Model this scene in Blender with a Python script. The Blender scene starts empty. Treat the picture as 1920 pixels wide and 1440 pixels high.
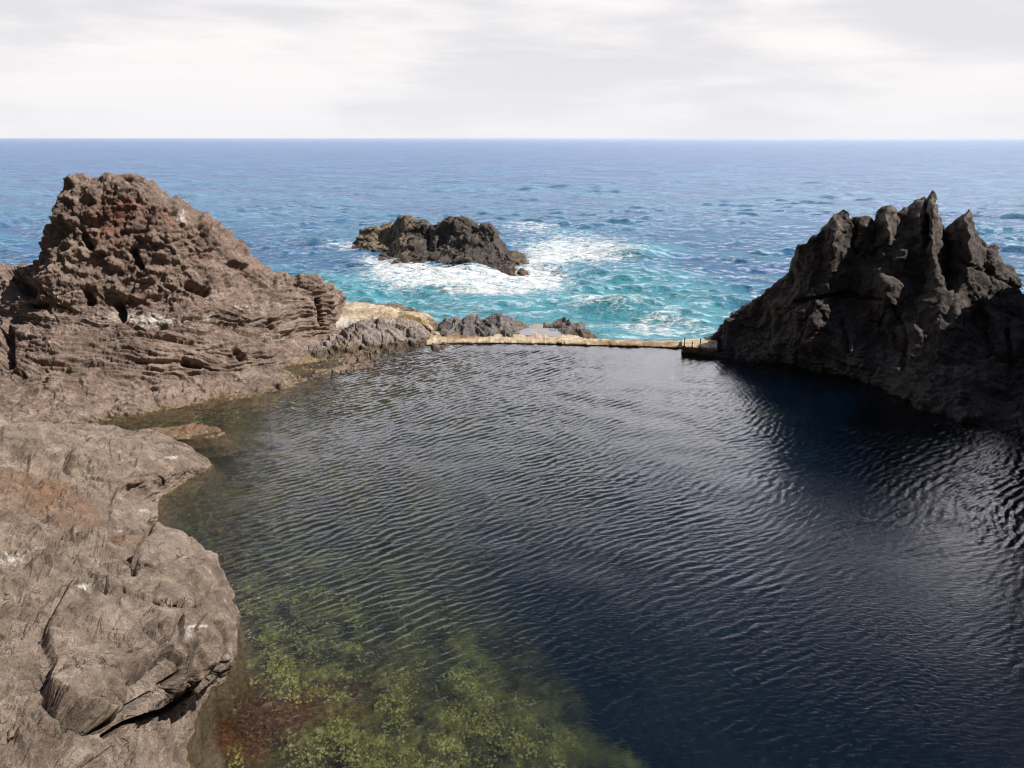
import bpy, math
import numpy as np
from math import radians, sin, cos, pi

# ------------------------------------------------------------------ scene, camera, sky, sun
scene = bpy.context.scene
COL = scene.collection
W, H, F = 1920.0, 1440.0, 1400.0            # photograph pixels and focal length in pixels
CAM_H = 8.0
PITCH = math.atan((720 - 259) / F)

cam = bpy.data.cameras.new('camera')
cam.sensor_width = 36.0
cam.lens = F / W * 36.0
cam.clip_start = 0.1
cam.clip_end = 300000.0
camo = bpy.data.objects.new('camera', cam)
COL.objects.link(camo)
camo.location = (0, 0, CAM_H)
camo.rotation_euler = (pi / 2 - PITCH, 0, 0)
scene.camera = camo

scene.view_settings.view_transform = 'Standard'
scene.view_settings.look = 'None'
scene.view_settings.gamma = 1.0
scene.view_settings.exposure = 0.14
scene.cycles.max_bounces = 8
scene.cycles.transparent_max_bounces = 12
scene.cycles.volume_bounces = 1
scene.cycles.pixel_filter_type = 'BLACKMAN_HARRIS'
scene.cycles.filter_width = 1.15
scene.cycles.caustics_reflective = False
scene.cycles.caustics_refractive = False

SUN_EL = radians(50)
SUN_AZ = radians(-8)                        # degrees from +X towards +Y
sun_dir = np.array([cos(SUN_EL) * cos(SUN_AZ), cos(SUN_EL) * sin(SUN_AZ), sin(SUN_EL)])
sl = bpy.data.lights.new('sun', 'SUN')
sl.energy = 5.0
sl.angle = radians(0.53)
sl.color = (1.0, 0.95, 0.88)
so = bpy.data.objects.new('sun', sl)
COL.objects.link(so)
from mathutils import Vector
so.rotation_euler = Vector(sun_dir).to_track_quat('Z', 'Y').to_euler()
so.location = (30, 20, 60)

world = bpy.data.worlds.new('World')
scene.world = world
world.use_nodes = True


class NT:
    """small helper round a node tree"""
    def __init__(self, tree):
        self.t = tree
        tree.nodes.clear()

    def n(self, typ, ins=None, **props):
        nd = self.t.nodes.new(typ)
        for k, v in props.items():
            setattr(nd, k, v)
        for k, v in (ins or {}).items():
            self.set(nd, k, v)
        return nd

    def set(self, nd, k, v):
        s = nd.inputs[k]
        if isinstance(v, bpy.types.NodeSocket):
            self.t.links.new(v, s)
        else:
            if isinstance(v, (tuple, list)) and len(v) == 3 and s.type == 'RGBA':
                v = tuple(v) + (1.0,)
            s.default_value = v

    def math(self, op, a, b=0.0, clamp=False, c=None):
        nd = self.n('ShaderNodeMath', {0: a, 1: b}, operation=op, use_clamp=clamp)
        if c is not None:
            self.set(nd, 2, c)
        return nd.outputs[0]

    def mix(self, f, a, b, blend='MIX'):
        nd = self.n('ShaderNodeMix', data_type='RGBA', blend_type=blend)
        self.set(nd, 0, f)
        self.set(nd, 6, a)
        self.set(nd, 7, b)
        return nd.outputs[2]

    def noise(self, vec, scale, detail=5.0, rough=0.55, dist=0.0, lac=2.0):
        nd = self.n('ShaderNodeTexNoise', {'Vector': vec, 'Scale': scale, 'Detail': detail,
                                           'Roughness': rough, 'Distortion': dist, 'Lacunarity': lac})
        return nd.outputs[0]

    def step(self, x, lo, hi):
        nd = self.n('ShaderNodeMapRange', {0: x, 1: lo, 2: hi, 3: 0.0, 4: 1.0}, interpolation_type='SMOOTHSTEP')
        return nd.outputs[0]

    def rng(self, x, a, b, c, d):
        nd = self.n('ShaderNodeMapRange', {0: x, 1: a, 2: b, 3: c, 4: d})
        return nd.outputs[0]

    def vmul(self, v, s):
        return self.n('ShaderNodeVectorMath', {0: v, 1: s}, operation='MULTIPLY').outputs[0]

    def rot(self, v, angles, scale=(1, 1, 1)):
        return self.n('ShaderNodeMapping', {'Vector': v, 'Rotation': angles, 'Scale': scale}).outputs[0]

    def attr(self, name):
        return self.n('ShaderNodeAttribute', attribute_name=name).outputs['Fac']


# world: physical sky above, a broken veil of cloud lying over the sea
w = NT(world.node_tree)
sky = w.n('ShaderNodeTexSky', sky_type='NISHITA', sun_disc=False, sun_elevation=SUN_EL,
          sun_rotation=pi / 2 - SUN_AZ, air_density=1.0, dust_density=0.6, ozone_density=2.5)
bg_sky = w.n('ShaderNodeBackground', {'Color': sky.outputs[0], 'Strength': 0.06})
geo = w.n('ShaderNodeTexCoord')
sep = w.n('ShaderNodeSeparateXYZ', {0: geo.outputs['Generated']})
cv = w.n('ShaderNodeMapping', {'Vector': geo.outputs['Generated'], 'Scale': (1.0, 1.0, 3.4)}).outputs[0]
n1 = w.noise(cv, 2.6, 8.0, 0.50, 0.3)
n2 = w.noise(w.vmul(cv, (1.0, 1.0, 2.2)), 6.0, 6.0, 0.55, 0.3)
nn = w.math('ADD', w.math('MULTIPLY', n1, 0.72), w.math('MULTIPLY', n2, 0.28))
shade = w.step(nn, 0.41, 0.59)
ccol = w.mix(shade, (0.72, 0.71, 0.74), (0.90, 0.875, 0.865))
lowfade = w.rng(sep.outputs[2], 0.0, 0.10, 1.0, 0.0)
ccol = w.mix(w.math('MULTIPLY', lowfade, 0.75), ccol, (0.80, 0.795, 0.83))
sunside = w.rng(sep.outputs[0], -0.5, 0.5, 0.6, 1.45)
hib = w.math('ADD', 1.0, w.math('MULTIPLY', w.math('MULTIPLY', w.step(sep.outputs[2], 0.19, 0.26), sunside), 2.7))  # unseen cloud band above the frame, boosted to brighten the pool's reflections
ccol = w.mix(w.step(sep.outputs[2], 0.19, 0.26), ccol, w.mix(1.0, ccol, (0.95, 0.95, 1.03), 'MULTIPLY'))
bg_c = w.n('ShaderNodeBackground', {'Color': ccol, 'Strength': hib})
front = w.rng(sep.outputs[1], -0.35, 0.45, 0.0, 1.0)
el = w.math('SUBTRACT', 1.0, w.step(sep.outputs[2], 0.33, 0.48))
thin = w.math('MULTIPLY', w.step(nn, 0.46, 0.62), 0.12)
cov = w.math('MULTIPLY', w.math('MAXIMUM', el, thin), w.rng(front, 0, 1, 0.12, 1.0), clamp=True)
mixw = w.n('ShaderNodeMixShader', {0: cov, 1: bg_sky.outputs[0], 2: bg_c.outputs[0]})
w.n('ShaderNodeOutputWorld', {'Surface': mixw.outputs[0]})

# ------------------------------------------------------------------ projection helpers
FW = np.array([0, cos(PITCH), -sin(PITCH)])
UP = np.array([0, sin(PITCH), cos(PITCH)])
RT = np.array([1.0, 0, 0])
CP = np.array([0, 0, CAM_H])
SEA = -1.0


def ray(px, py):
    px = np.asarray(px, float)
    py = np.asarray(py, float)
    return FW + ((px - 960) / F)[..., None] * RT + ((720 - py) / F)[..., None] * UP


def at_z(px, py, z):
    d = ray(px, py)
    t = (np.asarray(z, float) - CAM_H) / d[..., 2]
    return CP + d * t[..., None]


def at_y(px, py, Y):
    d = ray(px, py)
    t = np.asarray(Y, float) / d[..., 1]
    return CP + d * t[..., None]


# ------------------------------------------------------------------ vectorised noise
_r = np.random.RandomState(7)
PERM = _r.permutation(256)
PERM = np.concatenate([PERM, PERM, PERM])
G = _r.normal(size=(256, 3))
G /= np.linalg.norm(G, axis=1)[:, None]
G = G.astype(np.float32)
RNDV = _r.rand(256, 3).astype(np.float32)
RNDD = _r.normal(size=(256, 3))
RNDD /= np.linalg.norm(RNDD, axis=1)[:, None]
RNDD = RNDD.astype(np.float32)


def _hash(i, j, k):
    return PERM[PERM[PERM[i & 255] + (j & 255)] + (k & 255)]


def perlin(p):
    p = np.asarray(p, np.float32)
    i = np.floor(p).astype(np.int32)
    f = p - i
    u = f * f * f * (f * (f * 6 - 15) + 10)
    out = 0
    for dx in (0, 1):
        wx = u[:, 0] if dx else 1 - u[:, 0]
        for dy in (0, 1):
            wy = u[:, 1] if dy else 1 - u[:, 1]
            for dz in (0, 1):
                wz = u[:, 2] if dz else 1 - u[:, 2]
                g = G[_hash(i[:, 0] + dx, i[:, 1] + dy, i[:, 2] + dz)]
                dot = (g[:, 0] * (f[:, 0] - dx) + g[:, 1] * (f[:, 1] - dy) + g[:, 2] * (f[:, 2] - dz))
                out = out + wx * wy * wz * dot
    return out * 1.6


def fbm(p, octv=5, gain=0.5, lac=2.03):
    a, s, o = 1.0, 0, 0
    for k in range(octv):
        o = o + a * perlin(p * lac ** k + 17.3 * k)
        a *= gain
    return o


def ridged(p, octv=4, gain=0.5, lac=2.1):
    a, o = 1.0, 0
    for k in range(octv):
        o = o + a * (1 - 2 * np.abs(perlin(p * lac ** k + 9.1 * k)))
        a *= gain
    return o


def worley(p):
    """nearest cell: tilt displacement, F2-F1, random per cell"""
    p = np.asarray(p, np.float32)
    i = np.floor(p).astype(np.int32)
    f1 = np.full(len(p), 9.0, np.float32)
    f2 = f1.copy()
    hid = np.zeros(len(p), np.int32)
    vec = np.zeros((len(p), 3), np.float32)
    for dx in (-1, 0, 1):
        for dy in (-1, 0, 1):
            for dz in (-1, 0, 1):
                c = i + np.array([dx, dy, dz], np.int32)
                h = _hash(c[:, 0], c[:, 1], c[:, 2])
                v = p - (c + RNDV[h])
                d = np.sqrt((v * v).sum(1))
                near = d < f1
                f2 = np.where(near, f1, np.minimum(f2, d))
                f1 = np.where(near, d, f1)
                hid = np.where(near, h, hid)
                vec[near] = v[near]
    tilt = (vec * RNDD[hid]).sum(1)
    return tilt, f2 - f1, RNDV[hid][:, 0]


sm = lambda x, a, b: (lambda t: t * t * (3 - 2 * t))(np.clip((x - a) / (b - a), 0, 1))


# ------------------------------------------------------------------ loft machinery
def pchip(x, y, xi):
    """monotone cubic through (x, y[k,...])"""
    x = np.asarray(x, float)
    y = np.asarray(y, float)
    h = np.diff(x)
    sh = (-1,) + (1,) * (y.ndim - 1)
    d = np.diff(y, axis=0) / h.reshape(sh)
    m = np.zeros_like(y)
    if len(x) > 2:
        w1 = (2 * h[1:] + h[:-1]).reshape(sh)
        w2 = (h[1:] + 2 * h[:-1]).reshape(sh)
        ok = d[:-1] * d[1:] > 0
        with np.errstate(divide='ignore', invalid='ignore'):
            mm = (w1 + w2) / (w1 / d[:-1] + w2 / d[1:])
        m[1:-1] = np.where(ok, mm, 0)
    m[0] = d[0]
    m[-1] = d[-1]
    k = np.clip(np.searchsorted(x, xi, side='right') - 1, 0, len(x) - 2)
    t = ((xi - x[k]) / h[k]).reshape(sh)
    hh = h[k].reshape(sh)
    return ((1 + 2 * t) * (1 - t) ** 2 * y[k] + t * (1 - t) ** 2 * hh * m[k]
            + t * t * (3 - 2 * t) * y[k + 1] + t * t * (t - 1) * hh * m[k + 1])


def lin(x, y, xi):
    y = np.asarray(y, float)
    return np.stack([np.interp(xi, x, y[:, c]) for c in range(y.shape[1])], 1)


def loft_px(rows, x0, x1, nu, nv, arc=None):
    """rows: list of (kind, [(px,py,q)...]); kind 'z' q=height, 'y' q=depth. Row is a function of px."""
    if arc is not None:                                     # even out the steps along a steep outline
        a = np.array(arc, float)
        s = np.concatenate([[0], np.cumsum(np.hypot(np.diff(a[:, 0]), 0.75 * np.diff(a[:, 1])))])
        us = np.interp(np.linspace(0, s[-1], nu), s, a[:, 0])
        us = np.clip(us, x0, x1) + np.linspace(0, 1e-3, nu)
    else:
        us = np.linspace(x0, x1, nu)
    R = []
    for kind, pts in rows:
        a = np.array(pts, float)
        v = (lin if kind == 'yl' else pchip)(a[:, 0], a[:, 1:], us)
        if kind == 'toe':                                   # foot of the rock, straight below a shifted shoreline
            q_ = at_z(us, v[:, 0], v[:, 1]) + np.stack([v[:, 2], v[:, 3], 0 * us], 1)
            q_[:, 2] = v[:, 4]
            R.append(q_)
        else:
            R.append((at_z if kind == 'z' else at_y)(us, v[:, 0], v[:, 1]))
    return vloft(R, nv), us


def foot(row, dx, dy, z):
    return ('toe', [(a, b, c, dx, dy, z) for a, b, c in row])


def vloft(R, nv):
    R = np.array(R)                                         # (m, nu, 3)
    seg = np.array([np.linalg.norm(R[i + 1] - R[i], axis=1).mean() for i in range(len(R) - 1)]) + 0.05
    cum = np.concatenate([[0], np.cumsum(seg)])
    # sampling by image-ish length: nearer rows count more
    vs = np.interp(np.linspace(0, cum[-1], nv), cum, cum)
    return pchip(cum, R, vs)                                # (nv, nu, 3)


def normals(Pg, closed=False):
    if closed:
        du = np.roll(Pg, -1, 1) - np.roll(Pg, 1, 1)
    else:
        du = np.gradient(Pg, axis=1)
    dv = np.gradient(Pg, axis=0)
    n = np.cross(du, dv)
    n /= np.linalg.norm(n, axis=2)[..., None] + 1e-9
    return n


def blur(Ng, it=2, closed=False):
    for _ in range(it):
        A = Ng.copy()
        A[1:] += Ng[:-1]
        A[:-1] += Ng[1:]
        if closed:
            A += np.roll(Ng, 1, 1) + np.roll(Ng, -1, 1)
        else:
            A[:, 1:] += Ng[:, :-1]
            A[:, :-1] += Ng[:, 1:]
        Ng = A / (np.linalg.norm(A, axis=2)[..., None] + 1e-9)
    return Ng


def displace(Pg, steps, closed=False, sign=1, nblur=24):
    """steps: list of functions (p[n,3], n[n,3]) -> displacement along normal (n,) or vector (n,3)"""
    n = blur(normals(Pg, closed), nblur, closed).reshape(-1, 3)
    if closed:
        n = n * sign
    elif (n @ np.array([0.0, -0.45, 0.9])).mean() < 0:
        n = -n                                              # displacement always outwards
    for fn in steps:
        p = Pg.reshape(-1, 3)
        d = fn(p, n)
        if d.ndim == 1:
            d = d[:, None] * n
        Pg = (p + d).reshape(Pg.shape)
    return Pg


def grid_mesh(name, Pg, closed=False, origin=None, attrs=None, smooth=True, extra=None):
    nv, nu = Pg.shape[:2]
    idx = np.arange(nv * nu).reshape(nv, nu)
    if closed:
        idx = np.concatenate([idx, idx[:, :1]], 1)
    q = np.stack([idx[:-1, :-1], idx[:-1, 1:], idx[1:, 1:], idx[1:, :-1]], -1).reshape(-1, 4)
    V = Pg.reshape(-1, 3)
    if extra is not None:
        V, q = extra(V, q, nv, nu)
    if origin is None:
        origin = np.array([V[:, 0].mean(), V[:, 1].mean(), 0.0])
    return quads_mesh(name, V, q, origin, attrs, smooth)


def quads_mesh(name, V, q, origin, attrs=None, smooth=True):
    me = bpy.data.meshes.new(name)
    me.vertices.add(len(V))
    me.vertices.foreach_set('co', (V - origin).astype(np.float32).ravel())
    me.loops.add(q.size)
    me.loops.foreach_set('vertex_index', q.astype(np.int32).ravel())
    me.polygons.add(len(q))
    me.polygons.foreach_set('loop_start', np.arange(0, q.size, 4, dtype=np.int32))
    me.polygons.foreach_set('loop_total', np.full(len(q), 4, np.int32))
    me.polygons.foreach_set('use_smooth', np.full(len(q), smooth))
    me.update(calc_edges=True)
    for k, v in (attrs or {}).items():
        at = me.attributes.new(k, 'FLOAT', 'POINT')
        at.data.foreach_set('value', np.asarray(v, np.float32).ravel())
    o = bpy.data.objects.new(name, me)
    o.location = origin
    COL.objects.link(o)
    return o


def tag(o, label=None, cat=None, group=None, kind=None):
    if label:
        o['label'] = label
    if cat:
        o['category'] = cat
    if group:
        o['group'] = group
    if kind:
        o['kind'] = kind
    return o


def blob(p, px, py, rx, ry, z=0.0):
    """gaussian weight of world points near the place seen at px,py on height z"""
    c = at_z(px, py, z)
    ex = abs(at_z(px + rx, py, z)[0] - c[0])
    ey = 0.5 * abs(at_z(px, py - ry, z)[1] - at_z(px, py + ry, z)[1])
    sx = c[0] / c[1]
    yy = p[:, 1] - c[1]
    xx = p[:, 0] - c[0] - sx * yy                       # shear along the line of sight to the place
    return np.exp(-0.5 * ((xx / ex) ** 2 + (yy / ey) ** 2))


def proj(p):
    rel = p - CP
    f = np.maximum(rel @ FW, 0.05)
    return 960 + F * rel[:, 0] / f, 720 - F * (rel @ UP) / f


def pxb(p, cx_, cy_, rx, ry):
    x, y = proj(p)
    return np.exp(-0.5 * (((x - cx_) / rx) ** 2 + ((y - cy_) / ry) ** 2))


def seg_dist(x, y, pts, closed=False):
    a = np.array(pts, float)
    if closed:
        a = np.concatenate([a, a[:1]])
    best = np.full(len(x), 1e9)
    for (x0, y0), (x1, y1) in zip(a[:-1], a[1:]):
        dx, dy = x1 - x0, y1 - y0
        t_ = np.clip(((x - x0) * dx + (y - y0) * dy) / (dx * dx + dy * dy + 1e-9), 0, 1)
        best = np.minimum(best, np.hypot(x - x0 - t_ * dx, y - y0 - t_ * dy))
    return best


def inside(x, y, pts):
    a = np.array(pts, float)
    r_ = np.zeros(len(x), bool)
    for (x0, y0), (x1, y1) in zip(a, np.roll(a, -1, 0)):
        c_ = (y0 > y) != (y1 > y)
        r_ ^= c_ & (x < (x1 - x0) * (y - y0) / (y1 - y0 + 1e-12) + x0)
    return r_


def cracks(items, jag=1.0):
    '''fissures: (points, half width, depth) following the joints of the real rock'''
    def fn(p, n):
        x, y = proj(p)
        jx = 3.0 * jag * perlin(p * 2.3 + 5)
        jy = 3.0 * jag * perlin(p * 2.3 + 50)
        out = np.zeros(len(p))
        for pts, w_, d_ in items:
            a = np.array(pts, float)
            m = (x > a[:, 0].min() - 30) & (x < a[:, 0].max() + 30) & (y > a[:, 1].min() - 30) & (y < a[:, 1].max() + 30)
            if m.any():
                dd = seg_dist(x[m] + jx[m], y[m] + jy[m], pts)
                out[m] = np.minimum(out[m], -d_ * np.exp(-(dd / w_) ** 4))
        return out
    return fn


def plates(items, jag=1.0):
    '''slabs standing proud of the rock: (outline, height, bevel)'''
    def fn(p, n):
        x, y = proj(p)
        x = x + 4.0 * jag * perlin(p * 1.7 + 15)
        y = y + 4.0 * jag * perlin(p * 1.7 + 35)
        out = np.zeros(len(p))
        for pts, h_, w_ in items:
            a = np.array(pts, float)
            m = (x > a[:, 0].min()) & (x < a[:, 0].max()) & (y > a[:, 1].min()) & (y < a[:, 1].max())
            if m.any():
                i_ = inside(x[m], y[m], pts)
                dd = seg_dist(x[m], y[m], pts, True)
                out[m] += h_ * np.where(i_, sm(dd, 0, w_), 0)
        return out
    return fn


# ------------------------------------------------------------------ materials
def new_mat(name):
    m = bpy.data.materials.new(name)
    m.use_nodes = True
    return m, NT(m.node_tree)


def rock_mat(name, dark, mid, light, tintcol=None, stain=(0.62, 0.58, 0.53), wet=True, scale=1.0,
             bump=1.0, lichen=0.0, wetcol=(0.05, 0.035, 0.018), wl=0.0, wband=0.22):
    m, t = new_mat(name)
    pos = t.n('ShaderNodeNewGeometry').outputs['Position']
    big = t.noise(pos, 0.55 * scale, 4, 0.6, 0.4)
    med = t.noise(pos, 2.6 * scale, 8, 0.68, 0.3)
    fin = t.noise(pos, 11.0 * scale, 10, 0.75)
    spk = t.noise(pos, 55.0 * scale, 3, 0.6)
    a = t.mix(t.step(big, 0.35, 0.65), dark, mid)
    f = t.math('ADD', t.math('MULTIPLY', med, 0.6), t.math('MULTIPLY', fin, 0.4))
    a = t.mix(t.step(f, 0.44, 0.66), a, light)
    a = t.mix(t.math('MULTIPLY', t.step(f, 0.47, 0.34), 0.7), a, tuple(c * 0.55 for c in dark))
    if tintcol:
        tm = t.attr('tint')
        tn = t.math('ADD', tm, t.math('MULTIPLY', t.math('SUBTRACT', med, 0.5), 1.3))
        a = t.mix(t.step(tn, 0.25, 0.75), a, tintcol)
    # speckle
    a = t.mix(t.step(spk, 0.3, 0.7), t.mix(1.0, a, (0.80, 0.79, 0.78), 'MULTIPLY'), t.mix(1.0, a, (1.20, 1.20, 1.20), 'MULTIPLY'))
    bl = t.noise(pos, 1.3 * scale, 3, .6, 1.5)
    a = t.mix(t.step(bl, .38, .62), t.mix(1.0, a, (0.78, 0.76, 0.74), 'MULTIPLY'), t.mix(1.0, a, (1.14, 1.13, 1.12), 'MULTIPLY'))
    pit = t.n('ShaderNodeTexVoronoi', {'Vector': pos, 'Scale': 26.0 * scale, 'Randomness': 1.0}, feature='F1').outputs[0]
    pitm = t.math('MULTIPLY', t.step(pit, 0.26, 0.14), t.step(med, 0.42, 0.6))
    st = t.attr('stain')
    sn = t.math('ADD', t.math('MULTIPLY', fin, 0.65), t.math('MULTIPLY', med, 0.35))
    sf = t.step(t.math('ADD', st, t.math('MULTIPLY', t.math('SUBTRACT', sn, 0.5), 3.2)), 0.45, 0.95)
    a = t.mix(t.math('MULTIPLY', sf, 0.8), a, stain)
    rough = 0.93
    if wet:
        z = t.n('ShaderNodeSeparateXYZ', {0: pos}).outputs[2]
        zw = t.math('ADD', t.math('SUBTRACT', z, wl), t.math('MULTIPLY', t.math('SUBTRACT', med, 0.5), -0.35))
        wf = t.step(zw, wband, wband * 0.35)
        a = t.mix(t.math('MULTIPLY', wf, 0.85), a, t.mix(t.step(fin, 0.4, 0.6), wetcol, tuple(2.6 * c for c in wetcol)))
        rough = t.rng(wf, 0, 1, 0.93, 0.4)
    h = t.math('ADD', t.math('MULTIPLY', med, 0.25), t.math('MULTIPLY', fin, 0.09))
    h = t.math('ADD', h, t.math('MULTIPLY', spk, 0.018))
    vor = t.n('ShaderNodeTexVoronoi', {'Vector': t.vmul(pos, (1, 1, 1.6)), 'Scale': 9.0 * scale}, feature='F1').outputs[0]
    h = t.math('ADD', h, t.math('MULTIPLY', vor, 0.04))
    h = t.math('SUBTRACT', h, t.math('MULTIPLY', pitm, 0.05))
    wrp = t.n('ShaderNodeTexNoise', {'Vector': pos, 'Scale': 1.4 * scale, 'Detail': 5.0, 'Roughness': .6}).outputs['Color']
    wpv = t.n('ShaderNodeVectorMath', {0: pos, 1: t.n('ShaderNodeVectorMath', {0: wrp, 'Scale': 0.9}, operation='SCALE').outputs[0]}, operation='ADD').outputs[0]
    ck = t.n('ShaderNodeTexVoronoi', {'Vector': wpv, 'Scale': 1.5 * scale}, feature='DISTANCE_TO_EDGE').outputs[0]
    ck2 = t.n('ShaderNodeTexVoronoi', {'Vector': wpv, 'Scale': 4.5 * scale}, feature='DISTANCE_TO_EDGE').outputs[0]
    gate = t.step(bl, .45, .58)
    h = t.math('SUBTRACT', h, t.math('MULTIPLY', t.math('MULTIPLY', t.step(ck, 0.018, 0.0), 0.09), t.rng(gate, 0, 1, .0, 1)))
    h = t.math('SUBTRACT', h, t.math('MULTIPLY', t.math('MULTIPLY', t.step(ck2, 0.03, 0.0), 0.025), gate))
    bp = t.n('ShaderNodeBump', {'Strength': 0.9, 'Distance': 0.35 * bump, 'Height': h})
    b = t.n('ShaderNodeBsdfPrincipled', {'Base Color': a, 'Roughness': rough, 'Normal': bp.outputs[0],
                                         'Specular IOR Level': 0.25})
    t.n('ShaderNodeOutputMaterial', {'Surface': b.outputs[0]})
    return m


M_stack = rock_mat('red_brown_scoria', wband=0.05, wetcol=(0.125, 0.088, 0.042), dark=(0.15, 0.108, 0.088), mid=(0.245, 0.180, 0.148), light=(0.34, 0.265, 0.22),
                   tintcol=(0.22, 0.115, 0.085))
M_near = rock_mat('warm_grey_lava', (0.152, 0.116, 0.090), (0.252, 0.196, 0.156), (0.342, 0.280, 0.230),
                  tintcol=(0.215, 0.128, 0.080), wband=0.06, wetcol=(0.115, 0.085, 0.048))
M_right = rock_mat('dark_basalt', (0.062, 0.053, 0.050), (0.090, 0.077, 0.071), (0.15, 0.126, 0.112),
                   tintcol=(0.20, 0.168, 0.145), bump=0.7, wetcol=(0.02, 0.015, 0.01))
M_sea_rock = rock_mat('sea_basalt', (0.05, 0.043, 0.042), (0.085, 0.073, 0.07), (0.17, 0.145, 0.125),
                      tintcol=(0.235, 0.185, 0.125), wl=SEA, wband=0.75, wetcol=(0.05, 0.022, 0.014))
M_strip = rock_mat('cracked_grey_lava', (0.20, 0.165, 0.15), (0.30, 0.255, 0.23), (0.40, 0.345, 0.31),
                   tintcol=(0.32, 0.25, 0.16))
M_pale = rock_mat('pale_tan_rock', (0.34, 0.26, 0.165), (0.50, 0.40, 0.275), (0.62, 0.53, 0.42),
                  tintcol=(0.26, 0.17, 0.08), bump=0.5)
M_wall = rock_mat('weathered_concrete', (0.36, 0.27, 0.165), (0.52, 0.42, 0.29), (0.66, 0.57, 0.44),
                  tintcol=(0.25, 0.16, 0.08), bump=0.35, scale=1.6, wetcol=(0.16, 0.10, 0.045), wband=0.03)
M_boulder = rock_mat('grey_boulder', (0.11, 0.098, 0.096), (0.18, 0.16, 0.155), (0.30, 0.27, 0.25),
                     tintcol=(0.30, 0.23, 0.15), wetcol=(0.06, 0.04, 0.02), wband=0.12)


# displacement recipes
def d_blocks(freq, amp, crack=0.0, squash=(1, 1, 1), warp=0.35, crackw=0.10, seed=0.0):
    def fn(p, n):
        q = p * np.array(squash) * freq + seed
        q = q + warp * np.stack([fbm(q * 0.7 + 3, 2), fbm(q * 0.7 + 31, 2), fbm(q * 0.7 + 57, 2)], 1)
        tilt, e, rnd = worley(q)
        d = amp * (1.1 * tilt + 0.7 * (rnd - 0.5)) * (0.25 + 0.75 * sm(e, 0.0, 0.16))
        if crack:
            d = d - crack * np.exp(-(e / crackw) ** 2)
        return d
    return fn


def d_fbm(freq, amp, octv=5, squash=(1, 1, 1), gain=0.5, seed=0.0):
    return lambda p, n: amp * fbm(p * np.array(squash) * freq + seed, octv, gain)


def d_rid(freq, amp, octv=4, squash=(1, 1, 1), gain=0.5, seed=0.0):
    return lambda p, n: amp * (ridged(p * np.array(squash) * freq + seed, octv, gain) - 0.6)


def masked(fn, mask):
    def g(p, n):
        d = fn(p, n)
        m = mask(p)
        return d * (m if d.ndim == 1 else m[:, None])
    return g


def strata(amp, freq, tilt_x=0.0, tilt_y=0.0, stretch=0.16):
    """thin flow banding: folded layers seen as ridged noise stretched along the layer"""
    def fn(p, n):
        z = p[:, 2] + tilt_x * p[:, 0] + tilt_y * p[:, 1] + 0.35 * fbm(p * 0.35 + 5, 3)
        q = np.stack([p[:, 0] * stretch, p[:, 1] * stretch, z], 1) * freq
        return amp * (ridged(q, 4, 0.6) - 0.6)
    return fn



# ================================================================== LEFT LAVA STACK
crest = [(-420, 560, 31), (-240, 520, 31), (-100, 505, 31), (0, 497, 30), (40, 498, 29.5), (62, 500, 29), (74, 470, 28.4), (90, 430, 28),
         (108, 398, 28), (116, 360, 28), (121, 334, 28), (150, 331, 28), (180, 330, 28), (215, 326, 28), (240, 323, 28),
         (266, 330, 28), (300, 350, 28.3), (330, 371, 28.5), (365, 392, 29), (385, 408, 29), (410, 432, 29.5), (447, 462, 30),
         (458, 482, 30), (490, 500, 30.5), (520, 507, 31), (545, 515, 31), (572, 513, 31), (600, 526, 31), (616, 548, 31.5), (624, 575, 31.7),
         (645, 607, 32.2), (700, 625, 33)]


def shift(row, dy, dY, dx=0):
    return [(a + dx, b + dy, c + dY) for a, b, c in row]


toe = [(-420, 870, -1.3), (-100, 838, -1.3), (60, 822, -1.3), (160, 802, -1.2), (300, 787, -1.2), (400, 774, -1.2), (500, 757, -1.2),
       (560, 737, -1.2), (620, 717, -1.2), (700, 706, -1.2)]
wl = [(-420, 850, 0), (-100, 815, 0.0), (60, 802, 0), (120, 795, 0), (200, 782, 0), (300, 768, 0), (400, 752, 0), (500, 735, 0), (560, 716, 0),
      (620, 698, 0), (700, 686, 0)]
lo1 = [(-420, 780, 23), (-100, 745, 22.8), (0, 728, 22.6), (100, 740, 22.4), (200, 730, 23), (300, 718, 23.8), (400, 706, 24.6), (500, 697, 25.6), (560, 688, 26.7),
       (620, 676, 27.7), (700, 668, 28.4)]
lo2 = [(-420, 700, 25), (-100, 665, 24.6), (0, 655, 24.4), (100, 652, 24), (200, 650, 24.4), (300, 640, 24.7), (400, 648, 25.3), (500, 660, 26.3), (560, 664, 27.6),
       (620, 662, 28.6), (700, 655, 29.3)]
bench = [(-420, 660, 27), (-100, 620, 27), (0, 608, 26.8), (60, 603, 25.9), (100, 596, 25.6), (200, 602, 25.7), (300, 590, 25.7), (350, 592, 25.9), (420, 612, 26.6), (500, 628, 27.6),
         (560, 638, 28.8), (620, 640, 29.8), (700, 645, 30.6)]
mid1 = [(-420, 620, 28), (-100, 570, 28), (0, 560, 27.6), (60, 552, 26.6), (100, 535, 26.1), (200, 545, 26.3), (300, 540, 26.4), (400, 560, 27), (480, 578, 28), (540, 590, 29),
        (600, 605, 30), (640, 628, 30.8), (700, 638, 31.3)]
mid2 = [(-420, 590, 29), (-100, 530, 29.2), (0, 522, 28.6), (60, 524, 27.6), (85, 480, 26.9), (120, 440, 26.7), (200, 450, 26.8), (300, 462, 27), (380, 485, 27.6), (440, 510, 28.6),
        (500, 535, 29.4), (560, 545, 30), (600, 562, 30.4), (640, 618, 31.3), (700, 632, 32)]
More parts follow.
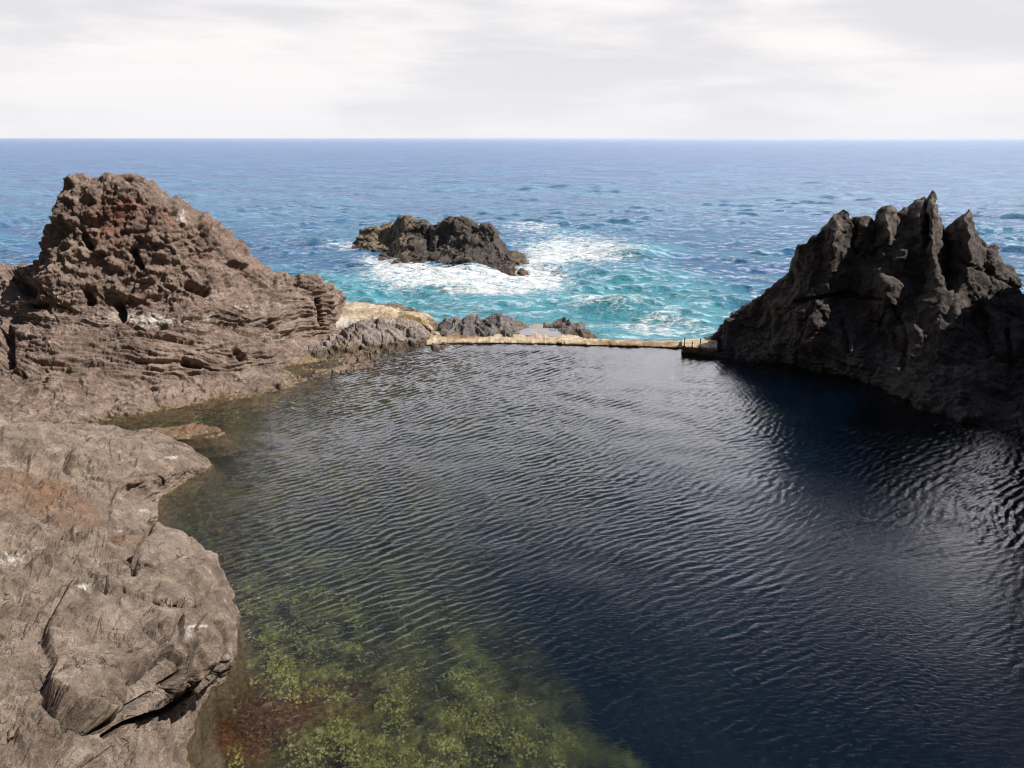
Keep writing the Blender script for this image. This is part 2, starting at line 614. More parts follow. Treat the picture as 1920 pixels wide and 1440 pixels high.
mid3 = [(-420, 575, 30), (-100, 512, 30.4), (0, 505, 29.5), (62, 508, 28.4), (90, 445, 27.5), (112, 395, 27.3), (124, 368, 27.2), (200, 370, 27.2), (260, 378, 27.3), (330, 412, 27.7),
        (380, 436, 28.1), (430, 465, 29), (470, 500, 29.6), (520, 516, 30.2), (572, 522, 30.4), (604, 536, 30.7), (645, 611, 31.8), (700, 628, 32.6)]
rows = [foot(wl, 0.3, -1.0, -1.3), ('z', wl), ('y', lo1), ('y', lo2), ('y', bench), ('y', mid1), ('y', mid2), ('y', mid3), ('y', crest)]
Pg, us = loft_px(rows, -420, 700, 760, 420, arc=[(a, b) for a, b, c in crest])
cr = Pg[-1]
back = []
for dY, kz in ((0.8, 0.95), (2.2, 0.72), (4.0, 0.3)):
    q = cr.copy()
    q[:, 1] += dY
    q[:, 2] = SEA + (q[:, 2] - SEA) * kz - (0.8 if kz < .5 else 0)
    back.append(q)
q = cr.copy(); q[:, 1] += 5.0; q[:, 2] = -2.5
back.append(q)
Bg = vloft([cr] + back, 70)[1:]
Pg = np.concatenate([Pg, Bg], 0)
hi = lambda p: sm(p[:, 2], 1.6, 2.6)
low = lambda p: 1 - sm(p[:, 2], 1.8, 2.6)
band = lambda p: np.exp(-0.5 * ((p[:, 2] - 1.25) / 0.7) ** 2)
cav = lambda f, amp, seed=0.0: (lambda p, n: -amp * sm(fbm(p * f + seed, 3), .18, .5))
Pg = displace(Pg, [
    masked(d_blocks(0.5, 0.30, 0.03, seed=4.0), lambda p: (0.15 + 0.85 * hi(p)) * (1 - .55 * sm(p[:, 2], 4.5, 6))),
    masked(d_blocks(1.1, 0.20, 0.04, (1, 1, 1.3), warp=.2, seed=9.0), lambda p: 0.15 + 0.85 * hi(p)),
    masked(cav(0.7, 0.16, 3.0), lambda p: (0.15 + 0.85 * hi(p)) * (1 - .5 * sm(p[:, 2], 4.5, 6))),
    masked(strata(0.17, 2.0, 0.10, 0.12, .09), lambda p: low(p) * (0.35 + 0.8 * band(p))),
    masked(strata(0.06, 6.0, 0.10, 0.12, .07), low),
    masked(d_blocks(1.3, 0.09, 0.05, (0.6, 0.6, 1.6)), low),
    masked(d_rid(1.6, 0.075, 5, (1, 1, 1.2)), lambda p: 0.2 + 0.8 * hi(p)),
    masked(cav(2.2, 0.04, 8.0), lambda p: .3 + .7 * hi(p)),
    masked(d_blocks(2.6, 0.07, 0.02, (1, 1, 1.3), warp=.2, seed=21.0), hi),
    masked(d_blocks(4.8, 0.06, 0.02, seed=2.0), lambda p: .45 + .55 * hi(p)),
    d_fbm(6.0, 0.022, 4),
    plates([([(318, 385), (335, 380), (352, 398), (362, 425), (350, 432), (330, 415)], .12, 5), ([(372, 405), (388, 400), (396, 420), (392, 445), (376, 440), (368, 425)], .25, 6),
            ([(505, 552), (560, 545), (590, 570), (600, 625), (560, 640), (500, 620)], .10, 8)]),
    cracks([([(222, 575), (226, 592)], 9, .7), ([(162, 550), (170, 566)], 8, .5), ([(355, 535), (385, 548)], 8, .6), ([(345, 678), (372, 684)], 7, .4), ([(440, 655), (452, 672)], 6, .3),
            ([(12, 620), (16, 680)], 10, .8), ([(28, 520), (50, 545)], 14, .9), ([(155, 440), (168, 462)], 7, .5), ([(250, 470), (262, 500)], 6, .4), ([(60, 575), (85, 570)], 5, .4),
            ([(300, 618), (350, 598), (400, 606), (450, 622), (500, 640)], 2.5, .2), ([(180, 640), (240, 625), (300, 634), (340, 640)], 2.5, .2), ([(595, 560), (600, 590)], 4, .5),
            ([(600, 600), (606, 608)], 4, .5)]),
], sign=1)
p = Pg.reshape(-1, 3)
tint = sm(p[:, 2], 2.2, 5.5) * 0.32 + 0.45 * np.clip(fbm(p * 0.5 + 8, 3), -0.3, 1) * hi(p)
stain = 0.5 * np.exp(-0.5 * ((p[:, 2] - 1.95 - 0.25 * fbm(p * 0.6, 3)) / 0.22) ** 2) * (p[:, 1] < 29.5)
stain = stain * .9 + 0.55 * pxb(p, 520, 632, 45, 10) + .5 * pxb(p, 280, 600, 50, 7) + .7 * pxb(p, 340, 410, 14, 16) + .5 * pxb(p, 382, 430, 10, 14) + .6 * pxb(p, 102, 553, 12, 8)
o = grid_mesh('sea_stack', Pg, attrs={'tint': tint, 'stain': stain})
o.data.materials.append(M_stack)
tag(o, 'tall reddish brown craggy lava outcrop rising at the left side of the pool', 'rock')

# flat grey slab set in the right shoulder of the stack
def slab(name, poly, thick, mat, label, ntheta=220, nr=90, steps=(), top=None, under=0.75, tintf=None, stainf=None, cat='rock', group=None, curve=0.0):
    """a block lying at a place: poly is [(px,py,z)...] round its upper rim; sides drop by thick"""
    a = np.array([at_z(x, y, z) for x, y, z in poly])
    a = np.concatenate([a, a[:1]])
    s = np.concatenate([[0], np.cumsum(np.linalg.norm(np.diff(a, axis=0), axis=1))])
    rim = lin(s, a, np.linspace(0, s[-1], ntheta, endpoint=False))
    k = np.array([0.25, 0.5, 0.25])
    for _ in range(3):
        rim = 0.25 * np.roll(rim, 1, 0) + 0.5 * rim + 0.25 * np.roll(rim, -1, 0)
    c = rim.mean(0) if top is None else at_z(*top)
    def ring(f, dz):
        r = c + (rim - c) * f
        r[:, 2] += dz
        return r
    R = [ring(0.02, curve), ring(0.35, curve), ring(0.7, curve * 0.7), ring(0.93, curve * 0.2 + 0.0), ring(1.0, -0.06), ring(1.0, -0.25 * thick),
         ring(0.5 + under / 2, -0.6 * thick), ring(under, -thick)]
    Pg = vloft(R, nr)
    n0 = blur(normals(Pg, True), 4, True)
    sg = 1.0 if n0[nr // 4, :, 2].mean() > 0 else -1.0
    Pg = displace(Pg, steps, True, sign=sg, nblur=4)
    if sg < 0:
        Pg = Pg[:, ::-1]
    p = Pg.reshape(-1, 3)
    at = {'tint': tintf(p) if tintf else np.zeros(len(p)), 'stain': stainf(p) if stainf else np.zeros(len(p))}
    o = grid_mesh(name, Pg, closed=True, attrs=at)
    o.data.materials.append(mat)
    return tag(o, label, cat, group)


# ================================================================== CLIFFS behind the viewpoint, unseen, added to block sky light
ang = np.linspace(radians(150), radians(385), 160)
prof = [(38, -3), (44, 6), (60, 30), (72, 55), (90, 80), (130, 105), (200, 120)]
Rw = []
for r_, z_ in prof:
    k_ = 1.0 + 0.25 * np.sin(ang * 3)
    low_ = np.clip((ang - radians(150)) / 0.5, 0, 1) * np.clip((radians(385) - ang) / 0.9, 0, 1)
    Rw.append(np.stack([r_ * k_ * np.cos(ang), r_ * k_ * np.sin(ang) * .9 - 2, z_ * (0.02 + low_) + 0 * ang], 1))
Cg = displace(vloft(Rw, 90), [d_blocks(0.08, 3.0, 0, seed=3), d_fbm(0.15, 1.6, 5)])
M_cliff = rock_mat('dark_cliff', (0.02, 0.022, 0.014), (0.04, 0.045, 0.022), (0.075, 0.065, 0.05), wet=False, scale=.2)
o = grid_mesh('sky_blocker_cliffs', Cg, attrs={'tint': np.zeros(Cg.shape[0] * Cg.shape[1]), 'stain': np.zeros(Cg.shape[0] * Cg.shape[1]) - 1})
o.data.materials.append(M_cliff)
tag(o, kind='structure')

# ================================================================== PALE SHELF behind the stack
rows = [('y', [(560, 665, 30.5), (700, 660, 30.8), (828, 660, 31.3)]),
        ('y', [(560, 620, 30.7), (640, 618, 30.9), (700, 616, 31.0), (780, 616, 31.2), (828, 640, 31.5)]),
        ('z', [(560, 600, .60), (610, 600, .60), (660, 600, .60), (700, 598, .60), (770, 600, .6), (812, 622, 0.2), (828, 640, -.2)]),
        ('z', [(560, 572, .68), (610, 570, .7), (640, 569, .7), (660, 571, .7), (700, 573, .68), (740, 578, .65), (780, 585, .62), (800, 598, .5), (815, 622, .1), (828, 640, -.3)]),
        ('z', [(560, 570, 0.4), (610, 568, 0.4), (660, 569, 0.4), (700, 571, .4), (740, 575, .4), (780, 583, .3), (805, 600, .1), (828, 641, -.4)]),
        ('z', [(560, 566, -1.6), (660, 566, -1.6), (740, 575, -1.6), (800, 590, -1.6), (828, 641, -1.6)])]
Pg, us = loft_px(rows, 560, 828, 300, 170)
Pg = displace(Pg, [masked(d_blocks(0.8, 0.28, 0.06, (1, .6, 1)), lambda p: sm(p[:, 0], -7.2, -5.2) * .8 + .2), masked(d_blocks(2.0, 0.10, 0.05, (0.6, 1, 2)), lambda p: sm(p[:, 0], -7.2, -5.2) * .8 + .2), d_fbm(3, 0.04, 5)])
p = Pg.reshape(-1, 3)
tint = 0.9 * blob(p, 760, 600, 40, 14, .7) + 0.5 * blob(p, 670, 630, 50, 10, .7)
o = grid_mesh('rock_shelf', Pg, attrs={'tint': tint, 'stain': 0.9 * blob(p, 640, 590, 45, 12, 0.95)})
o.data.materials.append(M_pale)
tag(o, 'pale cream and tan flat rock shelf between the brown stack and the open sea', 'rock')

# ================================================================== CRACKED STRIP ROCK
rows = [foot([(560, 716, 0), (620, 700, 0), (700, 687, 0), (780, 668, 0), (845, 643, 0.0), (880, 640, -.3)], .4, -.8, -1.6),
        ('z', [(560, 716, 0), (620, 700, 0), (660, 693, 0), (700, 687, 0), (740, 679, 0), (780, 668, 0), (820, 655, 0), (845, 643, 0.0), (880, 640, -.3)]),
        ('y', [(560, 690, 26.7), (620, 676, 27.5), (660, 668, 28), (700, 662, 28.4), (740, 655, 28.9), (780, 650, 29.4), (815, 645, 30), (845, 640, 30.5), (880, 640, 30.8)]),
        ('y', [(560, 668, 27.7), (620, 650, 28.4), (660, 638, 28.8), (700, 630, 29.2), (740, 624, 29.6), (780, 622, 30), (815, 631, 30.4), (845, 638, 30.9), (880, 641, 31)]),
        ('y', [(560, 650, 28.5), (620, 634, 29.2), (650, 620, 29.6), (668, 606, 30), (700, 600, 30.2), (725, 597, 30.3), (750, 597, 30.4), (775, 601, 30.6), (800, 614, 30.9), (825, 628, 31.2), (845, 637, 31.4), (880, 642, 31.4)]),
        ('y', [(560, 655, 29.5), (620, 638, 30), (668, 611, 30.8), (725, 602, 31.2), (800, 619, 31.6), (845, 641, 32), (880, 648, 32)]),
        ('z', [(560, 650, -1.5), (668, 640, -1.5), (725, 638, -1.5), (800, 640, -1.5), (845, 650, -1.5), (880, 652, -1.5)])]
Pg, us = loft_px(rows, 560, 880, 420, 260)
Pg = displace(Pg, [d_blocks(0.8, 0.10, 0.09, (1, .8, 1), seed=3), d_blocks(2.0, 0.06, 0.08, (1.0, .6, .8), crackw=.07, seed=1),
                   strata(0.09, 3.2, 0.35, 0.1), d_blocks(5.0, 0.04, 0.02), d_fbm(6, 0.02, 3)])
p = Pg.reshape(-1, 3)
o = grid_mesh('rock_ledge', Pg, attrs={'tint': 0.5 * blob(p, 650, 640, 60, 20, .6), 'stain': 0.6 * blob(p, 600, 655, 40, 14, .7)})
o.data.materials.append(M_strip)
tag(o, 'cracked grey wedge of lava tapering down to the left end of the tan pool wall', 'rock')

# ================================================================== RIGHT SPIRED ROCK
rc = [(1322, 652, 29.0), (1330, 640, 29.2), (1340, 628, 29.2), (1362, 612, 29.1), (1385, 592, 29), (1410, 572, 28.8), (1430, 555, 28.6), (1450, 530, 28.3), (1470, 516, 28), (1488, 502, 27.8),
      (1492, 478, 27.7), (1500, 463, 27.6), (1514, 460, 27.4), (1526, 448, 27.3), (1546, 432, 27.3), (1552, 410, 27.3), (1562, 398, 27.3), (1577, 388, 27.3), (1592, 400, 27.3), (1600, 406, 27.3), (1618, 404, 27.2),
      (1636, 414, 27.2), (1640, 408, 27.2), (1652, 394, 27.1), (1668, 384, 27), (1679, 400, 27), (1692, 392, 27), (1712, 386, 27), (1730, 367, 26.9), (1735, 378, 26.9), (1740, 360, 26.8), (1746, 351, 26.8), (1754, 366, 26.8),
      (1762, 388, 26.8), (1768, 415, 26.9), (1776, 422, 26.9), (1796, 408, 26.7), (1812, 387, 26.6), (1826, 410, 26.6), (1832, 440, 26.6), (1850, 458, 26.5), (1868, 462, 26.4), (1880, 490, 26.3),
      (1900, 505, 26.1), (1918, 540, 25.9), (1945, 548, 25.6), (1990, 470, 25), (2050, 390, 24.5), (2120, 300, 23.5), (2240, 210, 22), (2420, 60, 20.5)]  # points past the frame raised to block sun and darken the reflection
rwl = [(1322, 664, 0), (1400, 675, 0), (1500, 688, 0), (1560, 700, 0), (1640, 722, 0), (1700, 750, 0), (1760, 777, 0), (1830, 796, 0), (1920, 814, 0), (2020, 845, 0), (2150, 880, 0), (2420, 950, 0)]
rtoe = [(a, b + 16, -2.5) for a, b, c in rwl]
sx = [a for a, b, c in rc]
# front buttresses: each spire runs forward and down as a rib
def rib_row(xs, base_py, frac, Yf, ribs):
    out = []
    for x, py in xs:
        yy = Yf(x)
        for rx, wdt, amt in ribs:
            yy -= amt * math.exp(-((x - rx) / wdt) ** 2)
        out.append((x, py, yy))
    return out


xs = np.concatenate([[1322], np.arange(1340, 1960, 6.0), [1990, 2050, 2120, 2240, 2420]])
cpy = np.interp(xs, [a for a, b, c in rc], [b for a, b, c in rc])
cY = np.interp(xs, [a for a, b, c in rc], [c for a, b, c in rc])
wpy = np.interp(xs, [a for a, b, c in rwl], [b for a, b, c in rwl])
wY = at_z(xs, wpy, 0)[:, 1]
# a smoothed crest so the middle rows do not repeat every tooth
csm = np.array([np.interp(np.linspace(x - 55, x + 55, 23), xs, cpy).max() * 0.4 + np.interp(np.linspace(x - 55, x + 55, 23), xs, cpy).mean() * 0.6 for x in xs])


def rrow(k, yk, ribs, soft=1.0):
    c_ = cpy * (1 - soft) + csm * soft
    py = c_ * (1 - k) + wpy * k
    Y = cY * (1 - yk) + wY * yk
    for rx, wd, am in ribs:
        u_ = xs - rx
        Y = Y - am * np.clip(1 - np.where(u_ < 0, -u_ / (2.3 * wd), u_ / (1.1 * wd)), 0, 1) * np.clip((xs - 1380) / 80, 0, 1)
    return [(a, b, c) for a, b, c in zip(xs, py, Y)]


rows = [foot(rwl, -1.2, -1.6, -9.5), foot(rwl, -0.5, -0.6, -2.0), ('z', rwl),
        ('y', rrow(0.86, 0.80, [(1600, 60, 0.3), (1800, 70, 0.4)])),
        ('y', rrow(0.66, 0.56, [(1560, 40, 0.35), (1690, 40, -0.5), (1770, 50, 0.4), (1880, 40, .4)])),
        ('yl', rrow(0.45, 0.40, [(1530, 28, 0.5), (1600, 22, -0.4), (1660, 30, .5), (1725, 25, -0.5), (1790, 30, 0.6), (1850, 25, -.4), (1900, 25, .4)])),
        ('yl', rrow(0.27, 0.26, [(1515, 18, 0.3), (1580, 14, 0.15), (1625, 16, -0.3), (1695, 14, .3), (1757, 12, 0.35), (1783, 10, -.5), (1830, 16, .3), (1885, 18, -.3)], .55)),
        ('yl', rrow(0.13, 0.14, [(1566, 9, 0.45), (1600, 12, -0.1), (1640, 14, -0.3), (1664, 7, .3), (1700, 12, -.1), (1727, 6, .45), (1737, 4, -.3), (1747, 6, .55), (1775, 9, -.7), (1814, 7, .65), (1850, 12, -.3)], 0.25)),
        ('yl', rc)]
Pg, us = loft_px(rows, 1322, 2420, 860, 460, arc=[(a, b) for a, b, c in rc])
cr = Pg[-1]
back = []
for dY, kz, dx in ((0.5, 0.93, 0.1), (1.3, 0.70, .3), (2.6, 0.42, .5), (4.0, 0.1, 1.0)):
    q = cr.copy()
    q[:, 1] += dY
    q[:, 0] += dx
    q[:, 2] = SEA + (q[:, 2] - SEA) * kz
    back.append(q)
q = cr.copy(); q[:, 1] += 5.0; q[:, 0] += 1.2; q[:, 2] = -2.5
back.append(q)
Bg = vloft([cr] + back, 80)[1:]
Pg = np.concatenate([Pg, Bg], 0)
crestd = lambda p: np.clip(1.0 - 0.55 * sm(p[:, 2], 4.2, 5.6), 0, 1)
# rock runs on out of view to close the pool, heightened to shade it
last = Pg[:, -1]
ex = []
for k_ in np.linspace(0, 1, 90)[1:]:
    q = last.copy()
    q[:, 1] -= 19 * k_
    q[:, 0] += 2.5 * k_
    q[:, 2] = np.where(q[:, 2] > 0, q[:, 2] * (1 + 0.35 * min(1, k_ * 2.2)), q[:, 2])
    ex.append(q)
Pg = np.concatenate([Pg, np.stack(ex, 1)], 1)
crestd = lambda p: np.clip(1.0 - 0.80 * sm(p[:, 2], 3.6, 5.0) * (p[:, 0] > 11), 0, 1)
Pg = displace(Pg, [
    masked(d_blocks(0.36, 0.34, 0.0, (1, 1, .55), warp=.15, seed=16.5), lambda p: crestd(p) * sm(p[:, 2], -0.5, 1.5)),
    masked(d_blocks(0.8, 0.15, 0.03, (1, 1, .6), warp=.15, crackw=.05, seed=41.5), crestd),
    masked(d_rid(0.5, 0.10, 3, (1.3, 1.3, .7)), crestd),
    masked(strata(0.07, 2.2, 0.25, 0.2), lambda p: 1 - sm(p[:, 2], 1.2, 3.0)),
    masked(d_blocks(2.3, 0.05, 0.03, crackw=.05, seed=12), crestd),
    plates([([(1640, 500), (1700, 520), (1760, 560), (1740, 640), (1650, 640)], .22, 22), ([(1440, 560), (1500, 545), (1560, 610), (1540, 670), (1440, 660)], .25, 20),
            ([(1840, 575), (1925, 600), (1990, 700), (1850, 680)], .25, 14)], 1.6),
    cracks([([(1495, 567), (1540, 556), (1590, 551), (1650, 566)], 4, .28), ([(1598, 404), (1603, 440), (1605, 471)], 3.0, .22), ([(1629, 478), (1640, 470), (1661, 446)], 2.2, .12),
            ([(1776, 425), (1772, 480), (1780, 540)], 4, .25), ([(1580, 600), (1590, 660)], 4, .2), ([(1680, 580), (1700, 640), (1690, 690)], 4, .2), ([(1890, 620), (1900, 700)], 4, .25),
            ([(1800, 490), (1860, 512), (1925, 545)], 3, .2)], 1.8),
    masked(d_blocks(1.7, 0.08, 0.03, (1, 1, .7), crackw=.04, seed=33), lambda p: 0.55 + 0.45 * crestd(p)),
    lambda p, n: (sm(p[:, 2], 3.2, 4.6) * (p[:, 0] < 17.5))[:, None] * np.stack([0.16 * fbm(p * np.array([1.2, .6, 1.9]) + 3, 4), 0.10 * fbm(p * 1.5 + 30, 3), 0.10 * fbm(p * np.array([2.6, .8, 1.0]) + 60, 4)], 1),
    d_fbm(3.0, 0.03, 5),
], nblur=7)
p = Pg.reshape(-1, 3)
tint = 0.5 * sm(p[:, 2], 3.5, 5.5)  # paler crest colour painted in to brighten the sunlit rims
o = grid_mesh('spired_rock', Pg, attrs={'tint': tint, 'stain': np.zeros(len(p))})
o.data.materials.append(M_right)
tag(o, 'dark jagged basalt rock with pointed spires shading the right side of the pool', 'rock')

# ================================================================== ROCK IN THE SEA
sw = [(655, 466, SEA), (668, 472, SEA), (700, 488, SEA), (720, 500, SEA), (745, 512, SEA), (800, 522, SEA), (850, 529, SEA), (900, 539, SEA), (950, 546, SEA), (985, 545, SEA), (1002, 536, SEA)]
st = [(a, b + 6, SEA - 1.2) for a, b, c in sw]
sc_ = [(655, 458, 64), (668, 450, 64.2), (673, 434, 64.5), (690, 426, 64.5), (712, 430, 64), (735, 424, 63), (748, 414, 62), (757, 408, 61), (775, 411, 60), (792, 413, 59.5), (806, 426, 59), (815, 420, 58), (828, 412, 57.5), (841, 408, 57),
       (856, 414, 56.5), (872, 412, 56), (886, 421, 55.5), (900, 428, 55), (912, 424, 55), (925, 432, 54.5), (930, 448, 54), (938, 466, 53), (950, 475, 52.5), (968, 486, 52), (984, 494, 51.5), (992, 508, 51), (1002, 524, 50.5)]
sxs = np.array([a for a, b, c in sw], float)


def mixrow(k, extra=0):
    xs_ = np.array([a for a, b, c in sc_], float)
    c_py = np.array([b for a, b, c in sc_], float)
    c_Y = np.array([c for a, b, c in sc_], float)
    w_py = np.interp(xs_, sxs, [b for a, b, c in sw])
    w_Y = at_z(xs_, w_py, SEA)[:, 1]
    return [(a, b, c) for a, b, c in zip(xs_, c_py * (1 - k) + w_py * k, c_Y * (1 - k ** 1.3) + w_Y * k ** 1.3)]


rows = [foot(sw, 0, -.8, SEA - 1.5), ('z', sw), ('y', mixrow(0.75)), ('y', mixrow(0.45)), ('y', mixrow(0.18)), ('y', sc_)]
Pg, us = loft_px(rows, 655, 1002, 460, 190, arc=[(a, b) for a, b, c in sc_])
cr = Pg[-1]
back = []
for dY, kz in ((1.5, 0.9), (3.5, 0.6), (5.5, 0.1)):
    q = cr.copy(); q[:, 1] += dY; q[:, 2] = SEA + (q[:, 2] - SEA) * kz
    back.append(q)
q = cr.copy(); q[:, 1] += 7.0; q[:, 2] = -2.5
back.append(q)
Pg = np.concatenate([Pg, vloft([cr] + back, 50)[1:]], 0)
Pg = displace(Pg, [masked(d_blocks(0.30, 0.70, 0.0, seed=2.2), lambda p: .35 + .65 * sm(p[:, 2], -.6, .8)), d_blocks(0.75, 0.32, 0.06, seed=5.2), d_rid(0.6, 0.14, 5), d_blocks(2.0, 0.10, 0.03), d_fbm(3, .05, 4)], nblur=10)
p = Pg.reshape(-1, 3)
tint = 0.6 * sm(-p[:, 0], 5.5, 9) + 0.5 * sm(p[:, 0], -1.5, 0.5) * (1 - sm(p[:, 2], 0.3, 1.2))
o = grid_mesh('sea_rock', Pg, attrs={'tint': tint, 'stain': np.zeros(len(p))})
o.data.materials.append(M_sea_rock)
tag(o, 'lone dark rock islet surrounded by white surf in the open sea', 'rock')

# ================================================================== ROCK OUTCROPS on the wall
def outcrop(name, label, front, crest_, depth, steps, nu=220, nv=110, tintf=None):
    fr = np.array(front, float)
    rows = [('z', [(a, b + 5, -0.9) for a, b, c in front]), ('z', front), ('y', crest_)]
    xs_ = np.array([a for a, b, c in crest_], float)
    w_py = np.interp(xs_, fr[:, 0], fr[:, 1])
    w_Y = at_z(xs_, w_py, front[0][2])[:, 1]
    mid = [(a, b * .3 + wp * .7, c * .35 + wy * .65) for (a, b, c), wp, wy in zip(crest_, w_py, w_Y)]
    mid_b = [(a, b * .75 + wp * .25, c * .7 + wy * .3) for (a, b, c), wp, wy in zip(crest_, w_py, w_Y)]
    rows = rows[:2] + [('y', mid), ('y', mid_b), rows[2]]
    Pg, us = loft_px(rows, fr[0, 0], fr[-1, 0], nu, nv, arc=[(a, b) for a, b, c in crest_])
    cr = Pg[-1]
    back = []
    for f_, kz in ((.35, 0.85), (.75, 0.4)):
        q = cr.copy(); q[:, 1] += depth * f_; q[:, 2] = SEA + (q[:, 2] - SEA) * kz
        back.append(q)
    q = cr.copy(); q[:, 1] += depth; q[:, 2] = -2.0
    back.append(q)
    Pg = np.concatenate([Pg, vloft([cr] + back, 40)[1:]], 0)
    Pg = displace(Pg, steps)
    p = Pg.reshape(-1, 3)
    o = grid_mesh(name, Pg, attrs={'tint': tintf(p) if tintf else np.zeros(len(p)), 'stain': np.zeros(len(p))})
    o.data.materials.append(M_boulder)
    return tag(o, label, 'rock')


lump = [d_blocks(0.95, 0.10, 0.20, (1.15, .6, .5), warp=.15, crackw=.14, seed=3.3), d_blocks(2.6, 0.10, 0.06), d_rid(1.5, .04, 3), d_fbm(5, .02, 3)]
outcrop('rock_outcrop', 'knobbly grey rocks behind the tan wall, left of the small flat pool',
        [(822, 628, 0.05), (850, 631, .05), (900, 632, .05), (950, 632, .05), (985, 628, -.05)],
        [(822, 622, 31.9), (836, 606, 32.2), (846, 601, 32.3), (866, 603, 32.4), (873, 598, 32.4), (884, 596, 32.4), (892, 602, 32.4), (905, 600, 32.4), (925, 595, 32.6), (944, 598, 32.7), (962, 604, 32.7), (975, 612, 32.8), (985, 622, 33)],
        1.6, lump, tintf=lambda p: 0.5 * blob(p, 990, 612, 25, 8, .4))
outcrop('rock_outcrop', 'low dark knobbly rocks at the seaward edge, right of the small flat pool',
        [(1022, 616, -.1), (1040, 629, -.1), (1060, 635, -.1), (1090, 637, -.1), (1112, 640, -.3)],
        [(1022, 614, 32.6), (1034, 609, 32.6), (1048, 605, 32.6), (1066, 606, 32.4), (1085, 611, 32.2), (1098, 620, 31.9), (1112, 638, 31.5)],
        1.3, lump, 180, 90)

# ================================================================== POOL WALL
def strip_px(zs, xa, xb, n):
    pass


rows = [('z', [(800, 700, -6.0), (1345, 705, -6.0)]),
        ('z', [(800, 660, -1.0), (1345, 668, -1.0)]),
        ('z', [(800, 649, -0.1), (840, 645, -0.1), (900, 644.5, -0.1), (1000, 645.5, -.1), (1100, 647.5, -.1), (1200, 650, -.1), (1275, 653.5, -.1), (1345, 658, -.1)]),
        ('z', [(800, 647, .03), (840, 643.5, .03), (900, 643, .03), (1000, 644, .03), (1100, 646.5, .03), (1200, 649.2, .03), (1275, 652.5, .03), (1345, 657, .03)]),
        ('z', [(800, 628, .10), (840, 629.5, .10), (900, 631, .10), (1000, 630, .1), (1060, 633, .09), (1110, 638, .08), (1200, 642, .07), (1275, 644, .07), (1345, 645, .07)]),
        ('z', [(800, 624, -.25), (840, 625, -.25), (960, 624, -.05), (1010, 617, -.12), (1060, 628, -.2), (1110, 636, -.3), (1200, 641, -.3), (1275, 643, -.3), (1345, 644, -.3)]),
        ('z', [(800, 630, -2.6), (1010, 618, -2.6), (1110, 637, -2.6), (1345, 646, -2.6)])]
Pg, us = loft_px(rows, 800, 1345, 620, 150)
Pg = displace(Pg, [d_fbm(0.9, 0.035, 3), d_blocks(1.6, 0.05, 0.04, (1, 1, 1)), d_fbm(5, 0.02, 4)], nblur=2)
p = Pg.reshape(-1, 3)
tint = 0.85 * pxb(p, 870, 629, 45, 4) + 0.45 * pxb(p, 1000, 645, 160, 2.5) + 0.5 * sm(p[:, 0], 2, 5) + .4 * fbm(p * 1.5, 3)
o = grid_mesh('pool_wall', Pg, attrs={'tint': tint, 'stain': 0.3 + 0 * tint})
o.data.materials.append(M_wall)
tag(o, 'low tan concrete wall closing the far side of the pool above the surf', 'wall')

# shallow tide pool lying between the two outcrops
mtp, t = new_mat('tide_pool_water')
pos = t.n('ShaderNodeNewGeometry').outputs['Position']
bp = t.n('ShaderNodeBump', {'Strength': .3, 'Distance': .02, 'Height': t.noise(pos, 6.0, 3)})
b = t.n('ShaderNodeBsdfPrincipled', {'Base Color': t.mix(t.step(t.noise(pos, 1.5, 3), .4, .6), (0.05, 0.04, 0.035), (0.08, 0.06, 0.045)), 'Roughness': .22, 'IOR': 1.333, 'Normal': bp.outputs[0]})
t.n('ShaderNodeOutputMaterial', {'Surface': b.outputs[0]})
Pg, us = loft_px([('z', [(962, 628, .105), (1062, 632, .105)]), ('z', [(962, 622, .105), (1062, 624, .105)]), ('z', [(968, 618, .105), (1000, 615, .105), (1052, 617, .105)]), ('z', [(968, 618, .0), (1000, 615, 0), (1052, 617, .0)])], 968, 1052, 40, 30)
o = grid_mesh('tide_pool', Pg)
o.data.materials.append(mtp)
tag(o, kind='structure')

# landing ledge beside the spired rock
rows = [('z', [(1270, 690, -2.0), (1345, 695, -2.0)]),
        ('z', [(1278, 663, -.05), (1300, 664, -.05), (1325, 668, -.05), (1345, 668, -.05)]),
        ('z', [(1278, 650.5, .26), (1300, 652, .27), (1325, 654, .28), (1345, 654, .28)]),
        ('z', [(1278, 649, .29), (1300, 650.5, .30), (1325, 652.5, .31), (1345, 652.5, .31)]),
        ('z', [(1270, 641, .30), (1300, 640.5, .31), (1325, 641, .32), (1345, 641, .32)]),
        ('z', [(1270, 641, -.5), (1300, 641, -.5), (1345, 642, -.5)])]


def fix(rows, x0, x1):
    out = []
    for k, pts in rows:
        pts = [list(q) for q in pts]
        pts[0][0] = x0
        pts[-1][0] = x1
        out.append((k, [tuple(q) for q in pts]))
    return out


Pg, us = loft_px(fix(rows, 1279, 1345), 1279, 1345, 90, 70)
e = Pg[:, :1].repeat(6, 1)
for i in range(6):
    e[:, i, 0] = e[:, i, 0] + 0.0
    e[:, i] = Pg[:, 0] * (i / 5) + np.array([Pg[:, 0, 0].mean(), Pg[:, 0, 1].mean(), -0.1]) * (1 - i / 5)
Pg = np.concatenate([e[:, :5], Pg], 1)
Pg = displace(Pg, [d_fbm(2, 0.025, 4), d_blocks(3, .02, .01)], nblur=1)
o = grid_mesh('landing_ledge', Pg, attrs={'tint': np.zeros(Pg.shape[0] * Pg.shape[1]), 'stain': np.full(Pg.shape[0] * Pg.shape[1], .25)})
o.data.materials.append(M_wall)
tag(o, 'small tan concrete landing with a dark front beside the jagged dark rock', 'landing')

